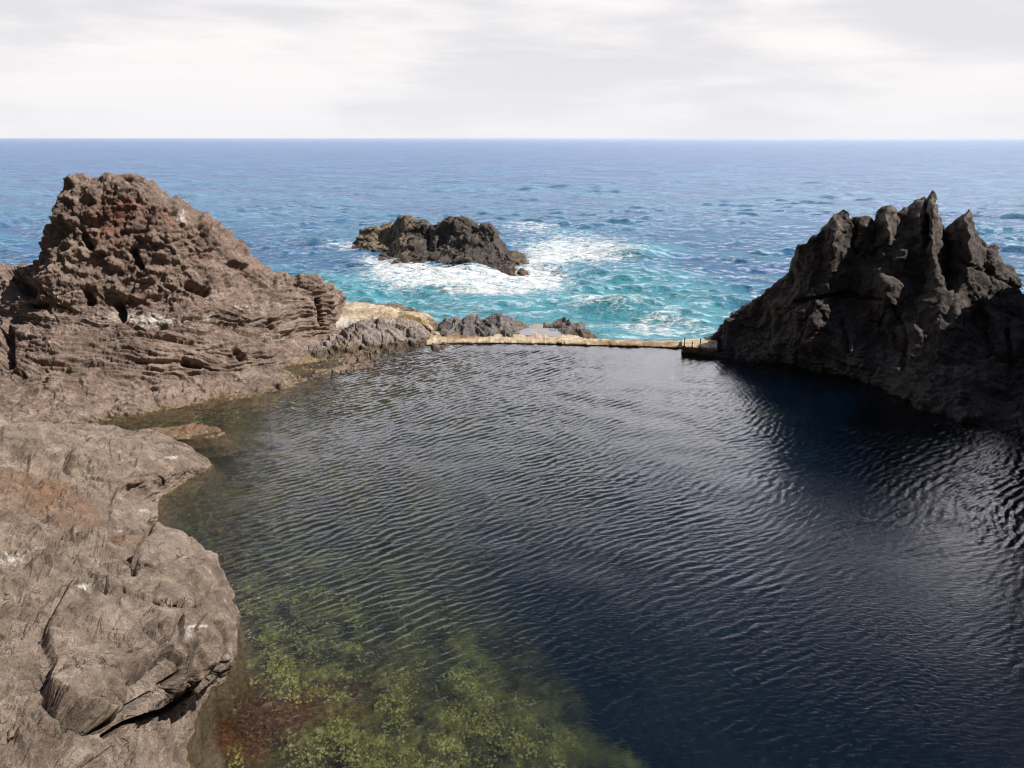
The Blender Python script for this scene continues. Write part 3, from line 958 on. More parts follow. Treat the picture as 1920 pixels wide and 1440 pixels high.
# rusty posts
mp, t = new_mat('rusty_iron')
pos = t.n('ShaderNodeNewGeometry').outputs['Position']
c = t.mix(t.noise(pos, 30, 4), (0.035, 0.02, 0.014), (0.11, 0.05, 0.025))
b = t.n('ShaderNodeBsdfPrincipled', {'Base Color': c, 'Roughness': 0.7, 'Metallic': 0.3})
t.n('ShaderNodeOutputMaterial', {'Surface': b.outputs[0]})


def lathe(name, prof, origin, mat, n=12, parent=None):
    V, q = [], []
    for r, z in prof:
        for k in range(n):
            V.append((r * cos(2 * pi * k / n), r * sin(2 * pi * k / n), z))
    for i in range(len(prof) - 1):
        for k in range(n):
            q.append((i * n + k, i * n + (k + 1) % n, (i + 1) * n + (k + 1) % n, (i + 1) * n + k))
    o = quads_mesh(name, np.array(V), np.array(q), np.zeros(3))
    o.location = origin
    o.data.materials.append(mat)
    if parent:
        o.parent = parent
    return o


for px, py, hh, lab in ((1283, 649, 0.30, 'rusty iron post on the landing, farthest from the dark rock'),
                        (1297.5, 651, 0.19, 'shortest rusty iron post, midway along the small landing'),
                        (1312.5, 652, 0.33, 'rusty iron post on the landing, nearest the dark rock')):
    base = at_z(px, py, 0.30)
    e = bpy.data.objects.new('iron_post', None)
    e.empty_display_size = 0.1
    e.location = base
    COL.objects.link(e)
    tag(e, lab, 'post', 'rusty posts on the landing')
    lathe('rod', [(0.0, -.03), (.022, -.03), (.022, hh * .4), (.02, hh - .02), (.0, hh - .02)], (0, 0, 0), mp, parent=e)
    lathe('base_flange', [(0.0, -.02), (.05, -.02), (.05, .015), (.025, .02), (0.0, .02)], (0, 0, 0), mp, parent=e)
    lathe('knob', [(0.0, hh - .02), (.028, hh - .018), (.03, hh + .01), (.018, hh + .03), (0.0, hh + .032)], (0, 0, 0), mp, parent=e)

# ================================================================== NEAR SHORE ROCK (left foreground)
# each row has the same stations along the shore, from the far inlet round the point to below the frame
R_toe = [(40, 828), (160, 832), (260, 842), (350, 864), (425, 885), (372, 925), (330, 962), (325, 1005), (372, 1050), (425, 1100), (470, 1165), (465, 1245), (430, 1330), (400, 1420), (390, 1520), (380, 1700)]
z_toe = [-1.7] * 16
R_wl = [(40, 797), (150, 802), (245, 812), (325, 833), (395, 868), (338, 908), (297, 942), (290, 985), (340, 1015), (395, 1080), (432, 1150), (424, 1236), (392, 1305), (368, 1375), (352, 1440), (335, 1600)]
z_wl = [0, 0, 0, 0, 0, 0, 0, 0, 0, 0, 0, 0, 0, 0, 0, 0]
R_rim_ = 0
R_rim = [(30, 788), (140, 796), (232, 804), (312, 824), (372, 863), (322, 892), (262, 922), (250, 978), (312, 995), (362, 1045), (420, 1125), (412, 1215), (330, 1285), (262, 1325), (215, 1375), (180, 1500)]
z_rim = [.15, .15, .2, .25, .15, .35, .5, .5, .6, .8, 1.0, 1.15, 1.4, 1.55, 1.6, 1.7]
R_in1 = [(10, 782), (110, 800), (190, 815), (260, 840), (290, 868), (255, 890), (215, 925), (205, 975), (240, 1030), (280, 1085), (340, 1140), (325, 1195), (235, 1240), (180, 1290), (135, 1360), (100, 1510)]
z_in1 = [.35, .4, .55, .65, .65, .8, .9, 1.0, 1.1, 1.25, 1.45, 1.65, 1.85, 2.0, 2.1, 2.2]
R_in2 = [(-30, 775), (60, 800), (110, 825), (130, 860), (140, 890), (130, 920), (120, 950), (110, 990), (120, 1050), (130, 1110), (150, 1170), (140, 1230), (100, 1290), (60, 1350), (20, 1430), (-40, 1540)]
z_in2 = [.8, .9, 1.05, 1.15, 1.2, 1.25, 1.35, 1.4, 1.55, 1.7, 1.85, 2.0, 2.15, 2.3, 2.4, 2.5]
R_in3 = [(-90, 750), (-20, 790), (0, 820), (0, 860), (0, 900), (-10, 930), (-10, 970), (-20, 1010), (-20, 1070), (-20, 1130), (-20, 1190), (-30, 1260), (-60, 1330), (-90, 1400), (-130, 1480), (-180, 1600)]
z_in3 = [1.3, 1.5, 1.6, 1.7, 1.7, 1.75, 1.8, 1.85, 1.95, 2.1, 2.25, 2.4, 2.5, 2.6, 2.7, 2.8]
R_out = [(-500, 730), (-480, 760), (-460, 800), (-460, 840), (-460, 880), (-460, 930), (-460, 980), (-460, 1030), (-460, 1090), (-470, 1150), (-480, 1220), (-500, 1290), (-520, 1370), (-560, 1450), (-600, 1540), (-650, 1680)]
z_out = [2.6, 2.6, 2.6, 2.6, 2.6, 2.6, 2.6, 2.7, 2.8, 2.9, 3, 3, 3.1, 3.2, 3.2, 3.2]
RR = []
tt = np.arange(16.0)
a = np.array(R_rim, float)
ls = np.concatenate([[0], np.cumsum(np.hypot(*np.diff(a, axis=0).T) + 20)])
ui = np.linspace(0, ls[-1], 900)
for R_, z_ in ((R_wl, z_wl), (R_wl, z_wl), (R_rim, z_rim), (R_in1, z_in1), (R_in2, z_in2), (R_in3, z_in3), (R_out, z_out)):
    a = np.array([[x, y, z] for (x, y), z in zip(R_, z_)], float)
    v = pchip(ls, a, ui)
    RR.append(at_z(v[:, 0], v[:, 1], v[:, 2]))
RR[0] = RR[0] + np.array([0.55, 0.0, -1.8])
RR = np.array(RR)
Pg = pchip(np.array([0, 0.6, 1.2, 2.4, 3.6, 4.8, 6.5]), RR, np.interp(np.linspace(0, 1, 620), [0, .12, .3, .55, .75, .9, 1], [0, .6, 1.2, 2.4, 3.6, 4.8, 6.5]))
edge = lambda p: sm(p[:, 2], 0.0, 0.9)
crumb = lambda p: np.clip(1.0 * pxb(p, 90, 960, 110, 90) + .8 * pxb(p, 20, 1150, 60, 120) + .6 * pxb(p, 60, 1400, 90, 60) + .5 * pxb(p, 325, 1270, 30, 20) + .15 + .55 * fbm(p * .8, 3), 0.10, 1.1)
Pg = displace(Pg, [
    masked(d_blocks(0.45, 0.34, 0.0, (1, 1, 1), seed=7.7), lambda p: 0.3 + 0.7 * edge(p)),
    masked(d_blocks(1.0, 0.17, 0.03, (1, .75, 1), warp=.3, crackw=.03, seed=2.7), lambda p: (0.5 + 0.5 * edge(p)) * (.5 + .5 * crumb(p))),
    masked(d_blocks(2.1, 0.07, 0.01, (1, .8, 1), warp=.3, crackw=.03, seed=5.7), lambda p: .6 + .4 * crumb(p)),
    masked(d_rid(0.9, 0.055, 5, (1, 1, 1.3)), lambda p: edge(p) * (.15 + .85 * crumb(p))),
    masked(d_blocks(2.4, 0.05, 0.03, crackw=.05, seed=8), lambda p: .15 + .85 * crumb(p)),
    masked(d_fbm(3.0, 0.085, 6, gain=.62), lambda p: .18 + .82 * crumb(p)),
    masked(cav(2.4, 0.07, 4.0), lambda p: .25 + .75 * crumb(p)),
    masked(strata(0.03, 7.0, 0.5, -.3, .25), lambda p: .5 + .5 * crumb(p)),
    plates([([(75, 1190), (132, 1092), (185, 1082), (228, 1096), (262, 1120), (325, 1135), (335, 1165), (318, 1210), (296, 1240), (240, 1288), (200, 1350), (180, 1368), (128, 1352), (80, 1312), (95, 1255)], .16, 9),
            ([(78, 1292), (100, 1262), (137, 1244), (178, 1240), (220, 1248), (262, 1225), (296, 1240), (240, 1288), (200, 1350), (180, 1368), (128, 1352), (80, 1312)], .10, 6),
            ([(330, 1165), (362, 1140), (405, 1112), (432, 1135), (440, 1150), (425, 1240), (345, 1308), (298, 1334), (240, 1354), (200, 1376), (240, 1322), (285, 1298), (345, 1250), (352, 1225), (335, 1200)], .14, 7),
            ([(356, 1190), (375, 1168), (405, 1166), (420, 1190), (412, 1240), (365, 1262), (352, 1225)], .08, 8),
            ([(219, 914), (262, 905), (297, 942), (292, 985), (262, 1020), (250, 1060), (224, 1046), (193, 1020), (203, 983)], -.14, 6),
            ([(0, 800), (60, 790), (240, 812), (300, 838), (240, 850), (200, 880), (120, 860), (60, 850), (0, 850)], .07, 6),
            ([(222, 905), (265, 893), (292, 889), (308, 900), (300, 925), (272, 938), (240, 925)], .06, 4)], .8),
    cracks([([(153, 890), (193, 901), (219, 903), (230, 898), (264, 892), (290, 888), (306, 898), (306, 912)], 1.6, .10), ([(75, 1136), (100, 1118), (128, 1094)], 3.2, .35),
            ([(228, 1094), (237, 1111), (265, 1119), (300, 1126), (359, 1135), (380, 1122), (400, 1100)], 2.0, .18), ([(78, 1292), (102, 1262), (137, 1244), (175, 1239), (220, 1248)], 1.3, .07),
            ([(78, 1314), (100, 1338), (125, 1354)], 3.5, .4), ([(122, 1352), (156, 1370), (188, 1366), (200, 1354)], 6.5, .7), ([(240, 1282), (281, 1250), (300, 1235), (322, 1212)], 3.2, .45),
            ([(318, 1222), (334, 1236)], 9, .6), ([(237, 1325), (281, 1300)], 3.5, .4), ([(300, 1284), (345, 1258)], 5.5, .6), ([(194, 1381), (237, 1356), (272, 1343), (297, 1337), (344, 1309), (403, 1263), (422, 1238)], 4.0, .6),
            ([(422, 1238), (421, 1200), (418, 1180), (403, 1166)], 2.2, .3), ([(408, 1168), (418, 1180)], 5, .4), ([(36, 846), (57, 849)], 7, .5), ([(55, 850), (50, 890), (60, 905)], 2, .15), ([(205, 975), (208, 945), (219, 914)], 1.6, .12),
            ([(193, 1020), (224, 1046), (250, 1067)], 1.5, .12), ([(250, 1075), (258, 1030), (280, 994)], 4.5, .5), ([(252, 1108), (300, 1134), (365, 1136)], 2.5, .18), ([(205, 825), (206, 850)], 1.2, .08), ([(340, 1130), (372, 1106)], 2, .2), ([(85, 1290), (65, 1250), (30, 1230)], 1.2, .06),
            ([(150, 1440), (210, 1400), (240, 1440)], 1.2, .06), ([(300, 1360), (318, 1420), (330, 1460)], 1.2, .07), ([(345, 1320), (335, 1400)], 2, .1), ([(0, 990), (60, 1000), (150, 1050), (220, 1060)], 1.5, .08),
            ([(200, 1190), (230, 1150), (262, 1135)], 1.2, .08), ([(0, 1200), (60, 1170), (75, 1136)], 1.5, .1)], .9),
    d_fbm(9.0, 0.006, 4, gain=.7),
], sign=1)
p = Pg.reshape(-1, 3)
tint = 0.62 * (0.85 * blob(p, 110, 935, 70, 40, 1.2) + 0.8 * blob(p, 200, 1020, 60, 30, 1.1) + 0.5 * blob(p, 20, 960, 60, 60, 1.7))
stain = (.75 * pxb(p, 22, 1048, 22, 12) + .75 * pxb(p, 163, 1100, 24, 9) + .6 * pxb(p, 266, 957, 8, 4) + .8 * pxb(p, 320, 858, 12, 3) + .55 * pxb(p, 15, 872, 25, 5)
         + .5 * pxb(p, 20, 1083, 14, 4) + .95 * pxb(p, 352, 1192, 6, 12) + .9 * pxb(p, 372, 1174, 18, 3) + .5 * pxb(p, 100, 818, 10, 4) + .6 * pxb(p, 225, 995, 12, 5) + .4 * pxb(p, 395, 1205, 6, 16))
o = grid_mesh('shore_rock', Pg, attrs={'tint': tint, 'stain': stain})
o.data.materials.append(M_near)
near_o = o
tag(o, 'broad brown lava platform in the left foreground with a point reaching into the pool', 'rock')

blk = [d_blocks(0.6, 0.16, 0.0, seed=1.1), d_blocks(1.5, 0.07, 0.0, seed=3.1), d_rid(1.2, .03, 4), d_fbm(4, .012, 6, gain=.6), cracks([([(362, 1050), (374, 1056)], 5, .35), ([(300, 1065), (345, 1040), (352, 1030)], 1.5, .05), ([(345, 1080), (365, 1120)], 1.5, .06)])]
slab('boulder', [(258, 1060, 1.6), (272, 1012, 1.55), (305, 990, 1.4), (325, 993, 1.2), (345, 1015, 1.15), (372, 1038, 1.0), (400, 1062, .8), (400, 1085, .85), (383, 1112, 1.1), (360, 1130, 1.35), (300, 1126, 1.6), (258, 1105, 1.6)],
     1.6, M_near, 'smooth brown boulder with a dark hole, bulging towards the pool at the left', steps=blk, curve=.10, nr=160, ntheta=360, stainf=lambda p: .6 * pxb(p, 378, 1075, 6, 10) + .5 * pxb(p, 355, 1075, 5, 5))
# low half drowned rock in the inlet
slab('boulder', [(225, 811, .02), (270, 801, .05), (330, 797, .07), (375, 793, .10), (405, 802, .05), (425, 812, .0), (405, 820, 0.0), (370, 824, .0), (310, 824, .01), (255, 820, .01)],
     0.5, M_near, 'low pinkish rock barely above water in the narrow inlet', steps=[d_blocks(1.2, .10, .03), d_fbm(2, .06, 5)], curve=.04, under=1.3, tintf=lambda p: .7 + 0 * p[:, 0])

# ================================================================== POOL FLOOR
nx, ny = 520, 620
gy = np.linspace(2.5, 31.0, ny)
L = np.interp(gy, [2.5, 5, 10, 15, 18, 20.5, 23, 26, 28.5, 31], [-7, -7, -9, -13, -16, -17, -14, -10, -5.5, -4.5])
Rr = np.interp(gy, [2.5, 15, 19, 23, 26, 29.5, 31], [26, 24, 18.5, 15, 12, 9.5, 9.5])
uu = np.linspace(0, 1, nx)
X = L[:, None] * (1 - uu) + Rr[:, None] * uu
Y = np.repeat(gy[:, None], nx, 1)
fp = np.stack([X, Y, 0 * X], -1).reshape(-1, 3)
# depth soundings: (px,py on the surface, depth)
snd = [(100, 800, .15), (250, 785, .25), (400, 765, .35), (520, 745, .35), (600, 715, .3), (700, 692, .3), (800, 668, .35), (450, 800, .7), (560, 770, .8), (420, 845, 1.4), (500, 825, 1.0),
       (560, 855, .75), (480, 870, .7), (640, 840, 1.1), (720, 830, 1.4), (400, 890, .7), (350, 930, .6), (330, 965, .9), (420, 960, 1.9), (500, 940, 2.0), (600, 930, 2.3),
       (700, 900, 2.3), (620, 800, 1.5), (800, 760, 1.9), (900, 700, 1.6), (1000, 690, 2.0), (1200, 690, 2.5), (1000, 780, 2.4), (900, 850, 2.8), (800, 960, 2.4), (1000, 950, 3.8), (1300, 800, 4.0),
       (1500, 900, 5.0), (1700, 1000, 5.5), (1400, 1100, 5.5), (1800, 1300, 5.5), (1500, 1440, 5.5), (1900, 900, 4.5), (1600, 740, 3.0), (1100, 1050, 4.8), (1200, 1200, 4.8), (1400, 1440, 5.0),
       (950, 1100, 2.4), (1050, 1200, 2.3), (1130, 1300, 2.2), (1220, 1400, 2.3), (1260, 1500, 2.3), (700, 1050, 1.9), (560, 1000, 1.8), (450, 1040, 1.0), (480, 1120, 1.5), (600, 1120, 1.7), (800, 1130, 1.9), (520, 1060, 1.9), (820, 1020, 2.6),
       (460, 1200, 1.0), (430, 1260, .55), (500, 1280, .85), (700, 1230, 1.3), (850, 1250, 1.4), (950, 1300, 1.5), (600, 1350, 1.0), (420, 1340, .45), (400, 1430, .4), (500, 1430, .8), (700, 1430, 1.1), (900, 1430, 1.4), (1050, 1430, 1.7)]
sp = np.array([np.append(at_z(a, b, 0)[:2], d) for a, b, d in snd])
num = np.zeros(len(fp)); den = np.zeros(len(fp))
for x_, y_, d_ in sp:
    w_ = 1.0 / ((fp[:, 0] - x_) ** 2 + (fp[:, 1] - y_) ** 2 + 0.25) ** 2
    num += w_ * d_
    den += w_
dep = num / den
fp[:, 2] = -dep
Fg = fp.reshape(ny, nx, 3)
rough_f = lambda p: np.clip(0.35 + 0.5 * (-p[:, 2]), 0.3, 1.2)
Fg = displace(Fg, [masked(d_blocks(0.8, 0.30, 0.0, seed=5), rough_f), masked(d_blocks(2.2, 0.13, 0.03), rough_f), d_fbm(3, 0.06, 4)], sign=1)
p = Fg.reshape(-1, 3)
p[:, 2] = np.minimum(p[:, 2], -0.08)
mf, t = new_mat('algae_covered_floor')
pos = t.n('ShaderNodeNewGeometry').outputs['Position']
n1 = t.noise(pos, 0.9, 4, .6, .5)
n2 = t.noise(pos, 3.5, 8, .7, .6)
n3 = t.noise(pos, 14.0, 6, .7, .5)
c = t.mix(t.step(n1, .4, .62), (0.085, 0.068, 0.034), (0.16, 0.14, 0.05))
c = t.mix(t.step(n2, .54, .67), c, (0.36, 0.33, 0.10))
c = t.mix(t.math('MULTIPLY', t.step(n2, .48, .36), .8), c, (0.11, 0.055, 0.025))
c = t.mix(t.step(t.math('ADD', t.attr('brown'), t.math('MULTIPLY', t.math('SUBTRACT', n2, .5), 1.4)), .35, .7), c, t.mix(t.step(n3, .4, .6), (0.10, 0.032, 0.012), (0.34, 0.13, 0.04)))
c = t.mix(t.step(t.math('ADD', t.attr('pink'), t.math('MULTIPLY', t.math('SUBTRACT', n2, .5), 1.4)), .4, .7), c, (0.42, 0.30, 0.22))
c = t.mix(t.math('MULTIPLY', t.step(n3, .55, .68), .75), c, (0.55, 0.55, 0.24))
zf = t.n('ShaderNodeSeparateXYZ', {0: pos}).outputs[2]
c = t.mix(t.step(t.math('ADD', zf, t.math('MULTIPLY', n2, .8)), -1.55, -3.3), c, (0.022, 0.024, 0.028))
bp = t.n('ShaderNodeBump', {'Strength': 1.0, 'Distance': .15, 'Height': t.math('ADD', n2, t.math('MULTIPLY', n3, .4))})
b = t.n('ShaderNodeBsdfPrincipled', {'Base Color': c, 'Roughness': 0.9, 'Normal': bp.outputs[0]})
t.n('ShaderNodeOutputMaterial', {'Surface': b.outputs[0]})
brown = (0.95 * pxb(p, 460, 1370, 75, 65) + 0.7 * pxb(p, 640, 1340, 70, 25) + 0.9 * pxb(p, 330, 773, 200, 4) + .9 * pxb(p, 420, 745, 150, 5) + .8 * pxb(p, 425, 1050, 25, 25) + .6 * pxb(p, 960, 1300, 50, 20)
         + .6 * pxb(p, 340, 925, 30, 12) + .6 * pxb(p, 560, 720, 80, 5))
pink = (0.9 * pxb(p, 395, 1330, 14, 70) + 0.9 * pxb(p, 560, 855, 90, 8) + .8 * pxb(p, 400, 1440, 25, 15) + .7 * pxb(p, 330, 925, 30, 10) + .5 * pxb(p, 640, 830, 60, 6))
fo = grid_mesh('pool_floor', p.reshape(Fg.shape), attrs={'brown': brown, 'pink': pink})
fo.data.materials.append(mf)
tag(fo, kind='structure')

# seaweed fronds growing on the shallow floor (uncountable)
rs = np.random.RandomState(3)
cand = []
clus = [(640, 1290, 110, 45), (880, 1300, 90, 50), (1000, 1370, 90, 40), (740, 1380, 110, 50), (560, 1180, 90, 60), (430, 1270, 30, 30), (600, 1100, 120, 50), (840, 1230, 100, 35), (720, 1440, 140, 30), (480, 1350, 70, 60), (1100, 1420, 70, 40), (300, 782, 150, 6), (480, 760, 80, 8)]
for cxp, cyp, rx, ry in clus:
    n_ = 700 if cyp > 900 else 260
    gx = cxp + rx * rs.normal(size=n_)
    gyp = cyp + ry * rs.normal(size=n_)
    q = at_z(gx, gyp, -1.0 if cyp > 900 else -.3)
    cand.append(np.c_[q[:, :2]])
cand = np.concatenate(cand)
cand = cand[(cand[:, 1] > 4) & (cand[:, 1] < 29)]
pf = p.reshape(ny, nx, 3)
iy = np.clip(((cand[:, 1] - 2.5) / 28.5 * (ny - 1)).astype(int), 0, ny - 1)
ix = np.clip(((cand[:, 0] - L[iy]) / (Rr[iy] - L[iy]) * (nx - 1)).astype(int), 0, nx - 1)
fz = pf[iy, ix, 2]
ok = (fz < -0.15) & (fz > -2.6)
cand = cand[ok]; fz = fz[ok]
keep = perlin(np.c_[cand * 1.7, np.zeros(len(cand))]) > 0.02
cand = cand[keep]; fz = fz[keep]
V, q, colr = [], [], []
for (x_, y_), z_ in zip(cand, fz):
    bx_, by_ = proj(np.array([[x_, y_, z_]]))
    r0 = rs.rand()
    if math.exp(-((bx_[0] - 470) / 100) ** 2 - ((by_[0] - 1370) / 75) ** 2) > 0.35 + .4 * rs.rand():
        r0 *= 0.2
    for k in range(9):
        a = rs.rand() * 2 * pi
        ln = (0.022 + .045 * rs.rand())
        wd = ln * (.35 + .3 * rs.rand())
        ox, oy = rs.normal(0, .07, 2)
        h_ = .02 + .08 * rs.rand()
        d = np.array([cos(a), sin(a), 0.0]); s_ = np.array([-sin(a), cos(a), 0.0])
        b0 = np.array([x_ + ox, y_ + oy, min(z_ + h_ * .3, -.03)])
        b1 = b0 + d * ln * .6 + np.array([0, 0, min(h_ * .5, max(0, -.03 - b0[2]))]) * .6
        b2 = b0 + d * ln
        i0 = len(V)
        V += [b0 - s_ * wd * .3, b0 + s_ * wd * .3, b1 + s_ * wd, b1 - s_ * wd, b2 + s_ * wd * .4, b2 - s_ * wd * .4]
        q += [(i0, i0 + 1, i0 + 2, i0 + 3), (i0 + 3, i0 + 2, i0 + 4, i0 + 5)]
        colr += [r0] * 6
ms, t = new_mat('sea_lettuce')
a_ = t.attr('shade')
c = t.mix(t.step(a_, .25, .8), (0.11, 0.085, 0.028), (0.60, 0.56, 0.14))
c = t.mix(t.step(a_, .88, .95), c, (0.80, 0.78, 0.34))
c = t.mix(t.step(a_, .22, .12), c, (0.13, 0.05, 0.02))
b = t.n('ShaderNodeBsdfPrincipled', {'Base Color': c, 'Roughness': 0.6})
t.n('ShaderNodeOutputMaterial', {'Surface': b.outputs[0]})
sw_o = quads_mesh('seaweed', np.array(V), np.array(q), np.array([0, 12.0, -1.5]), {'shade': colr}, smooth=False)
sw_o.data.materials.append(ms)
tag(sw_o, 'yellow green and brown seaweed growing on the shallow pool floor', 'seaweed', kind='stuff')

# ================================================================== POOL WATER (closed body, rippled top)
nx, ny = 900, 1150
# rows spaced with the view so that ripples keep their shape nearby
k = np.linspace(0, 1, ny)
gy = 1.0 / (1.0 / 4.0 + k * (1.0 / 30.15 - 1.0 / 4.0))
gy = 0.6 * gy + 0.4 * (4 + (30.15 - 4) * k)
L = np.interp(gy, [2.5, 5, 10, 15, 18, 20.5, 23, 26, 28.5, 31], [-6, -6, -8, -12, -15, -16, -13, -9, -4.8, -4.0])
Rr = np.interp(gy, [2.5, 15, 19, 23, 26, 29.5, 31], [25, 23, 17.5, 14, 11, 8.8, 8.8])
uu = np.linspace(0, 1, nx)
X = L[:, None] * (1 - uu) + Rr[:, None] * uu
Y = np.repeat(gy[:, None], nx, 1)


def ripples(X, Y, lams, amp, dir0, spread, n, seed, power=1.0):
    r = np.random.RandomState(seed)
    Z = np.zeros_like(X)
    for i in range(n):
        lam = np.exp(r.uniform(np.log(lams[0]), np.log(lams[1])))
        th = dir0 + r.normal(0, spread)
        kx, ky = 2 * pi / lam * cos(th), 2 * pi / lam * sin(th)
        ph = r.rand() * 2 * pi
        Z += amp * (lam / lams[1]) ** power * np.sin(kx * X + ky * Y + ph)
    return Z / math.sqrt(n)


pp = np.stack([X, Y, 0 * X], -1).reshape(-1, 3)
wx = (0.4 * perlin(pp * 0.28 + 4)).reshape(X.shape)
wy = (0.4 * perlin(pp * 0.28 + 40)).reshape(X.shape)
env = 0.8 + 0.5 * perlin(pp * 0.35 + 77).reshape(X.shape) + 0.55 * perlin(pp * np.array([.16, .10, 1]) + 9).reshape(X.shape)
Z = ripples(X + wx, Y + wy, (0.10, 0.27), 0.0105, radians(134), radians(17), 56, 5, 1.1)
Z += ripples(X + wx, Y + wy, (0.07, 0.14), 0.0014, radians(120), radians(40), 26, 15, 1.0)
Z *= np.clip(env, .25, 1.5)
Z += ripples(X, Y, (0.9, 2.2), 0.0045, radians(100), radians(30), 10, 8)
calm = (1 - 0.45 * np.exp(-((X - 6) / 5) ** 2 - ((Y - 8.5) / 4.5) ** 2)) * (0.5 + 0.5 * sm(Y, 9, 17) + 0.55 * sm(Y, 17, 27))
Z *= calm
Pw = np.stack([X, Y, Z], -1)
V = Pw.reshape(-1, 3)
idx = np.arange(nx * ny).reshape(ny, nx)
q = np.stack([idx[:-1, :-1], idx[:-1, 1:], idx[1:, 1:], idx[1:, :-1]], -1).reshape(-1, 4)
ring = np.concatenate([idx[0, :-1], idx[:-1, -1], idx[-1, :0:-1], idx[:0:-1, 0]])
nb = len(V)
bot = V[ring].copy(); bot[:, 2] = -9.0
V = np.concatenate([V, bot])
rb = nb + np.arange(len(ring))
q2 = np.stack([ring, rb, np.roll(rb, -1), np.roll(ring, -1)], -1)
cidx = len(V)
V = np.concatenate([V, [[0, 15, -9.0]]])
m_ = len(ring) // 2
q3 = np.stack([np.full(m_, cidx), rb[(2 * np.arange(m_) + 2) % len(ring)], rb[2 * np.arange(m_) + 1], rb[2 * np.arange(m_)]], -1)
q = np.concatenate([q, q2, q3])
mw, t = new_mat('pool_water')
pos = t.n('ShaderNodeNewGeometry').outputs['Position']
nz = t.noise(t.rot(pos, (0, 0, radians(20)), (1.0, 2.2, 1.0)), 9.0, 4, .6, .3)
bp = t.n('ShaderNodeBump', {'Strength': 0.35, 'Distance': 0.02, 'Height': nz})
fr = t.n('ShaderNodeFresnel', {'IOR': 1.333, 'Normal': bp.outputs[0]})
gl = t.n('ShaderNodeBsdfGlossy', {'Roughness': 0.02, 'Color': (1, 1, 1), 'Normal': bp.outputs[0]})
tr = t.n('ShaderNodeBsdfTransparent', {'Color': (1, 1, 1)})
rf = t.n('ShaderNodeBsdfRefraction', {'IOR': 1.333, 'Roughness': 0.0, 'Normal': bp.outputs[0], 'Color': (1, 1, 1)})
trf = t.n('ShaderNodeMixShader', {0: 0.5, 1: tr.outputs[0], 2: rf.outputs[0]})
mx = t.n('ShaderNodeMixShader', {0: fr.outputs[0], 1: trf.outputs[0], 2: gl.outputs[0]})
ab = t.n('ShaderNodeVolumeAbsorption', {'Color': (0.50, 0.64, 0.60), 'Density': 0.30})
sc2 = t.n('ShaderNodeVolumeScatter', {'Color': (0.05, 0.32, 0.88), 'Density': 0.017})
av = t.n('ShaderNodeAddShader', {0: ab.outputs[0], 1: sc2.outputs[0]})
t.n('ShaderNodeOutputMaterial', {'Surface': mx.outputs[0], 'Volume': av.outputs[0]})
wo = quads_mesh('pool_water', V, q, np.array([0, 15.0, 0.0]))
wo.data.materials.append(mw)
tag(wo, kind='structure')

# ================================================================== SEA
nth, nr = 1500, 900
th = np.concatenate([np.linspace(radians(-72), radians(-37), 90)[:-1], np.linspace(radians(-37), radians(37), nth), np.linspace(radians(37), radians(72), 90)[1:]])
# rows by depression angle as seen from the viewpoint, so that far water is not over-meshed
dep_a = np.concatenate([np.linspace(radians(15.9), radians(0.25), 950), np.exp(np.linspace(np.log(radians(.24)), np.log(radians(0.008)), 60))])
rr = (CAM_H - SEA) / np.tan(dep_a)                            # depth along Y
Yg = np.repeat(rr[:, None], len(th), 1)
Xg = Yg * np.tan(th)[None, :]
Zs = np.zeros_like(Xg)
dYr = np.gradient(rr)[:, None]
r_ = np.random.RandomState(12)
fx = (2.5 * perlin(np.stack([Xg, Yg, 0 * Xg], -1).reshape(-1, 3) * 0.02)).reshape(Xg.shape)
for i in range(104):
    lam = np.exp(r_.uniform(np.log(0.7), np.log(14.0))) if i < 90 else np.exp(r_.uniform(np.log(16), np.log(60)))
    thw = radians(250) + r_.normal(0, radians(30))
    kx, ky = 2 * pi / lam * cos(thw), 2 * pi / lam * sin(thw)
    ph = r_.rand() * 2 * pi
    fade = np.clip(1.6 - 4.0 * abs(dYr) / lam, 0, 1)
    a_ = 0.0145 * min(lam, 9) ** 0.62
    s_ = np.sin(kx * (Xg + fx) + ky * (Yg + fx) + ph)
    Zs += a_ * fade * (s_ + 0.35 * s_ * s_) * 0.62
sp_ = np.stack([Xg, Yg, 0 * Xg], -1).reshape(-1, 3)
grp = (0.85 + 0.6 * perlin(sp_ * 0.05 + 3)).reshape(Xg.shape)
Zs *= np.clip(grp, .3, 1.6)
# a small breaker rolling in towards the wall, a swell to the right of the rock
def crestline(px, py, rx, ry, h, tilt=0.0):
    c = at_z(px, py, SEA)
    ex = abs(at_z(px + rx, py, SEA)[0] - c[0])
    yy = Yg - c[1] - tilt * (Xg - c[0])
    return h * np.exp(-0.5 * ((Xg - c[0]) / ex) ** 2) * np.exp(-0.5 * (yy / ry) ** 2)


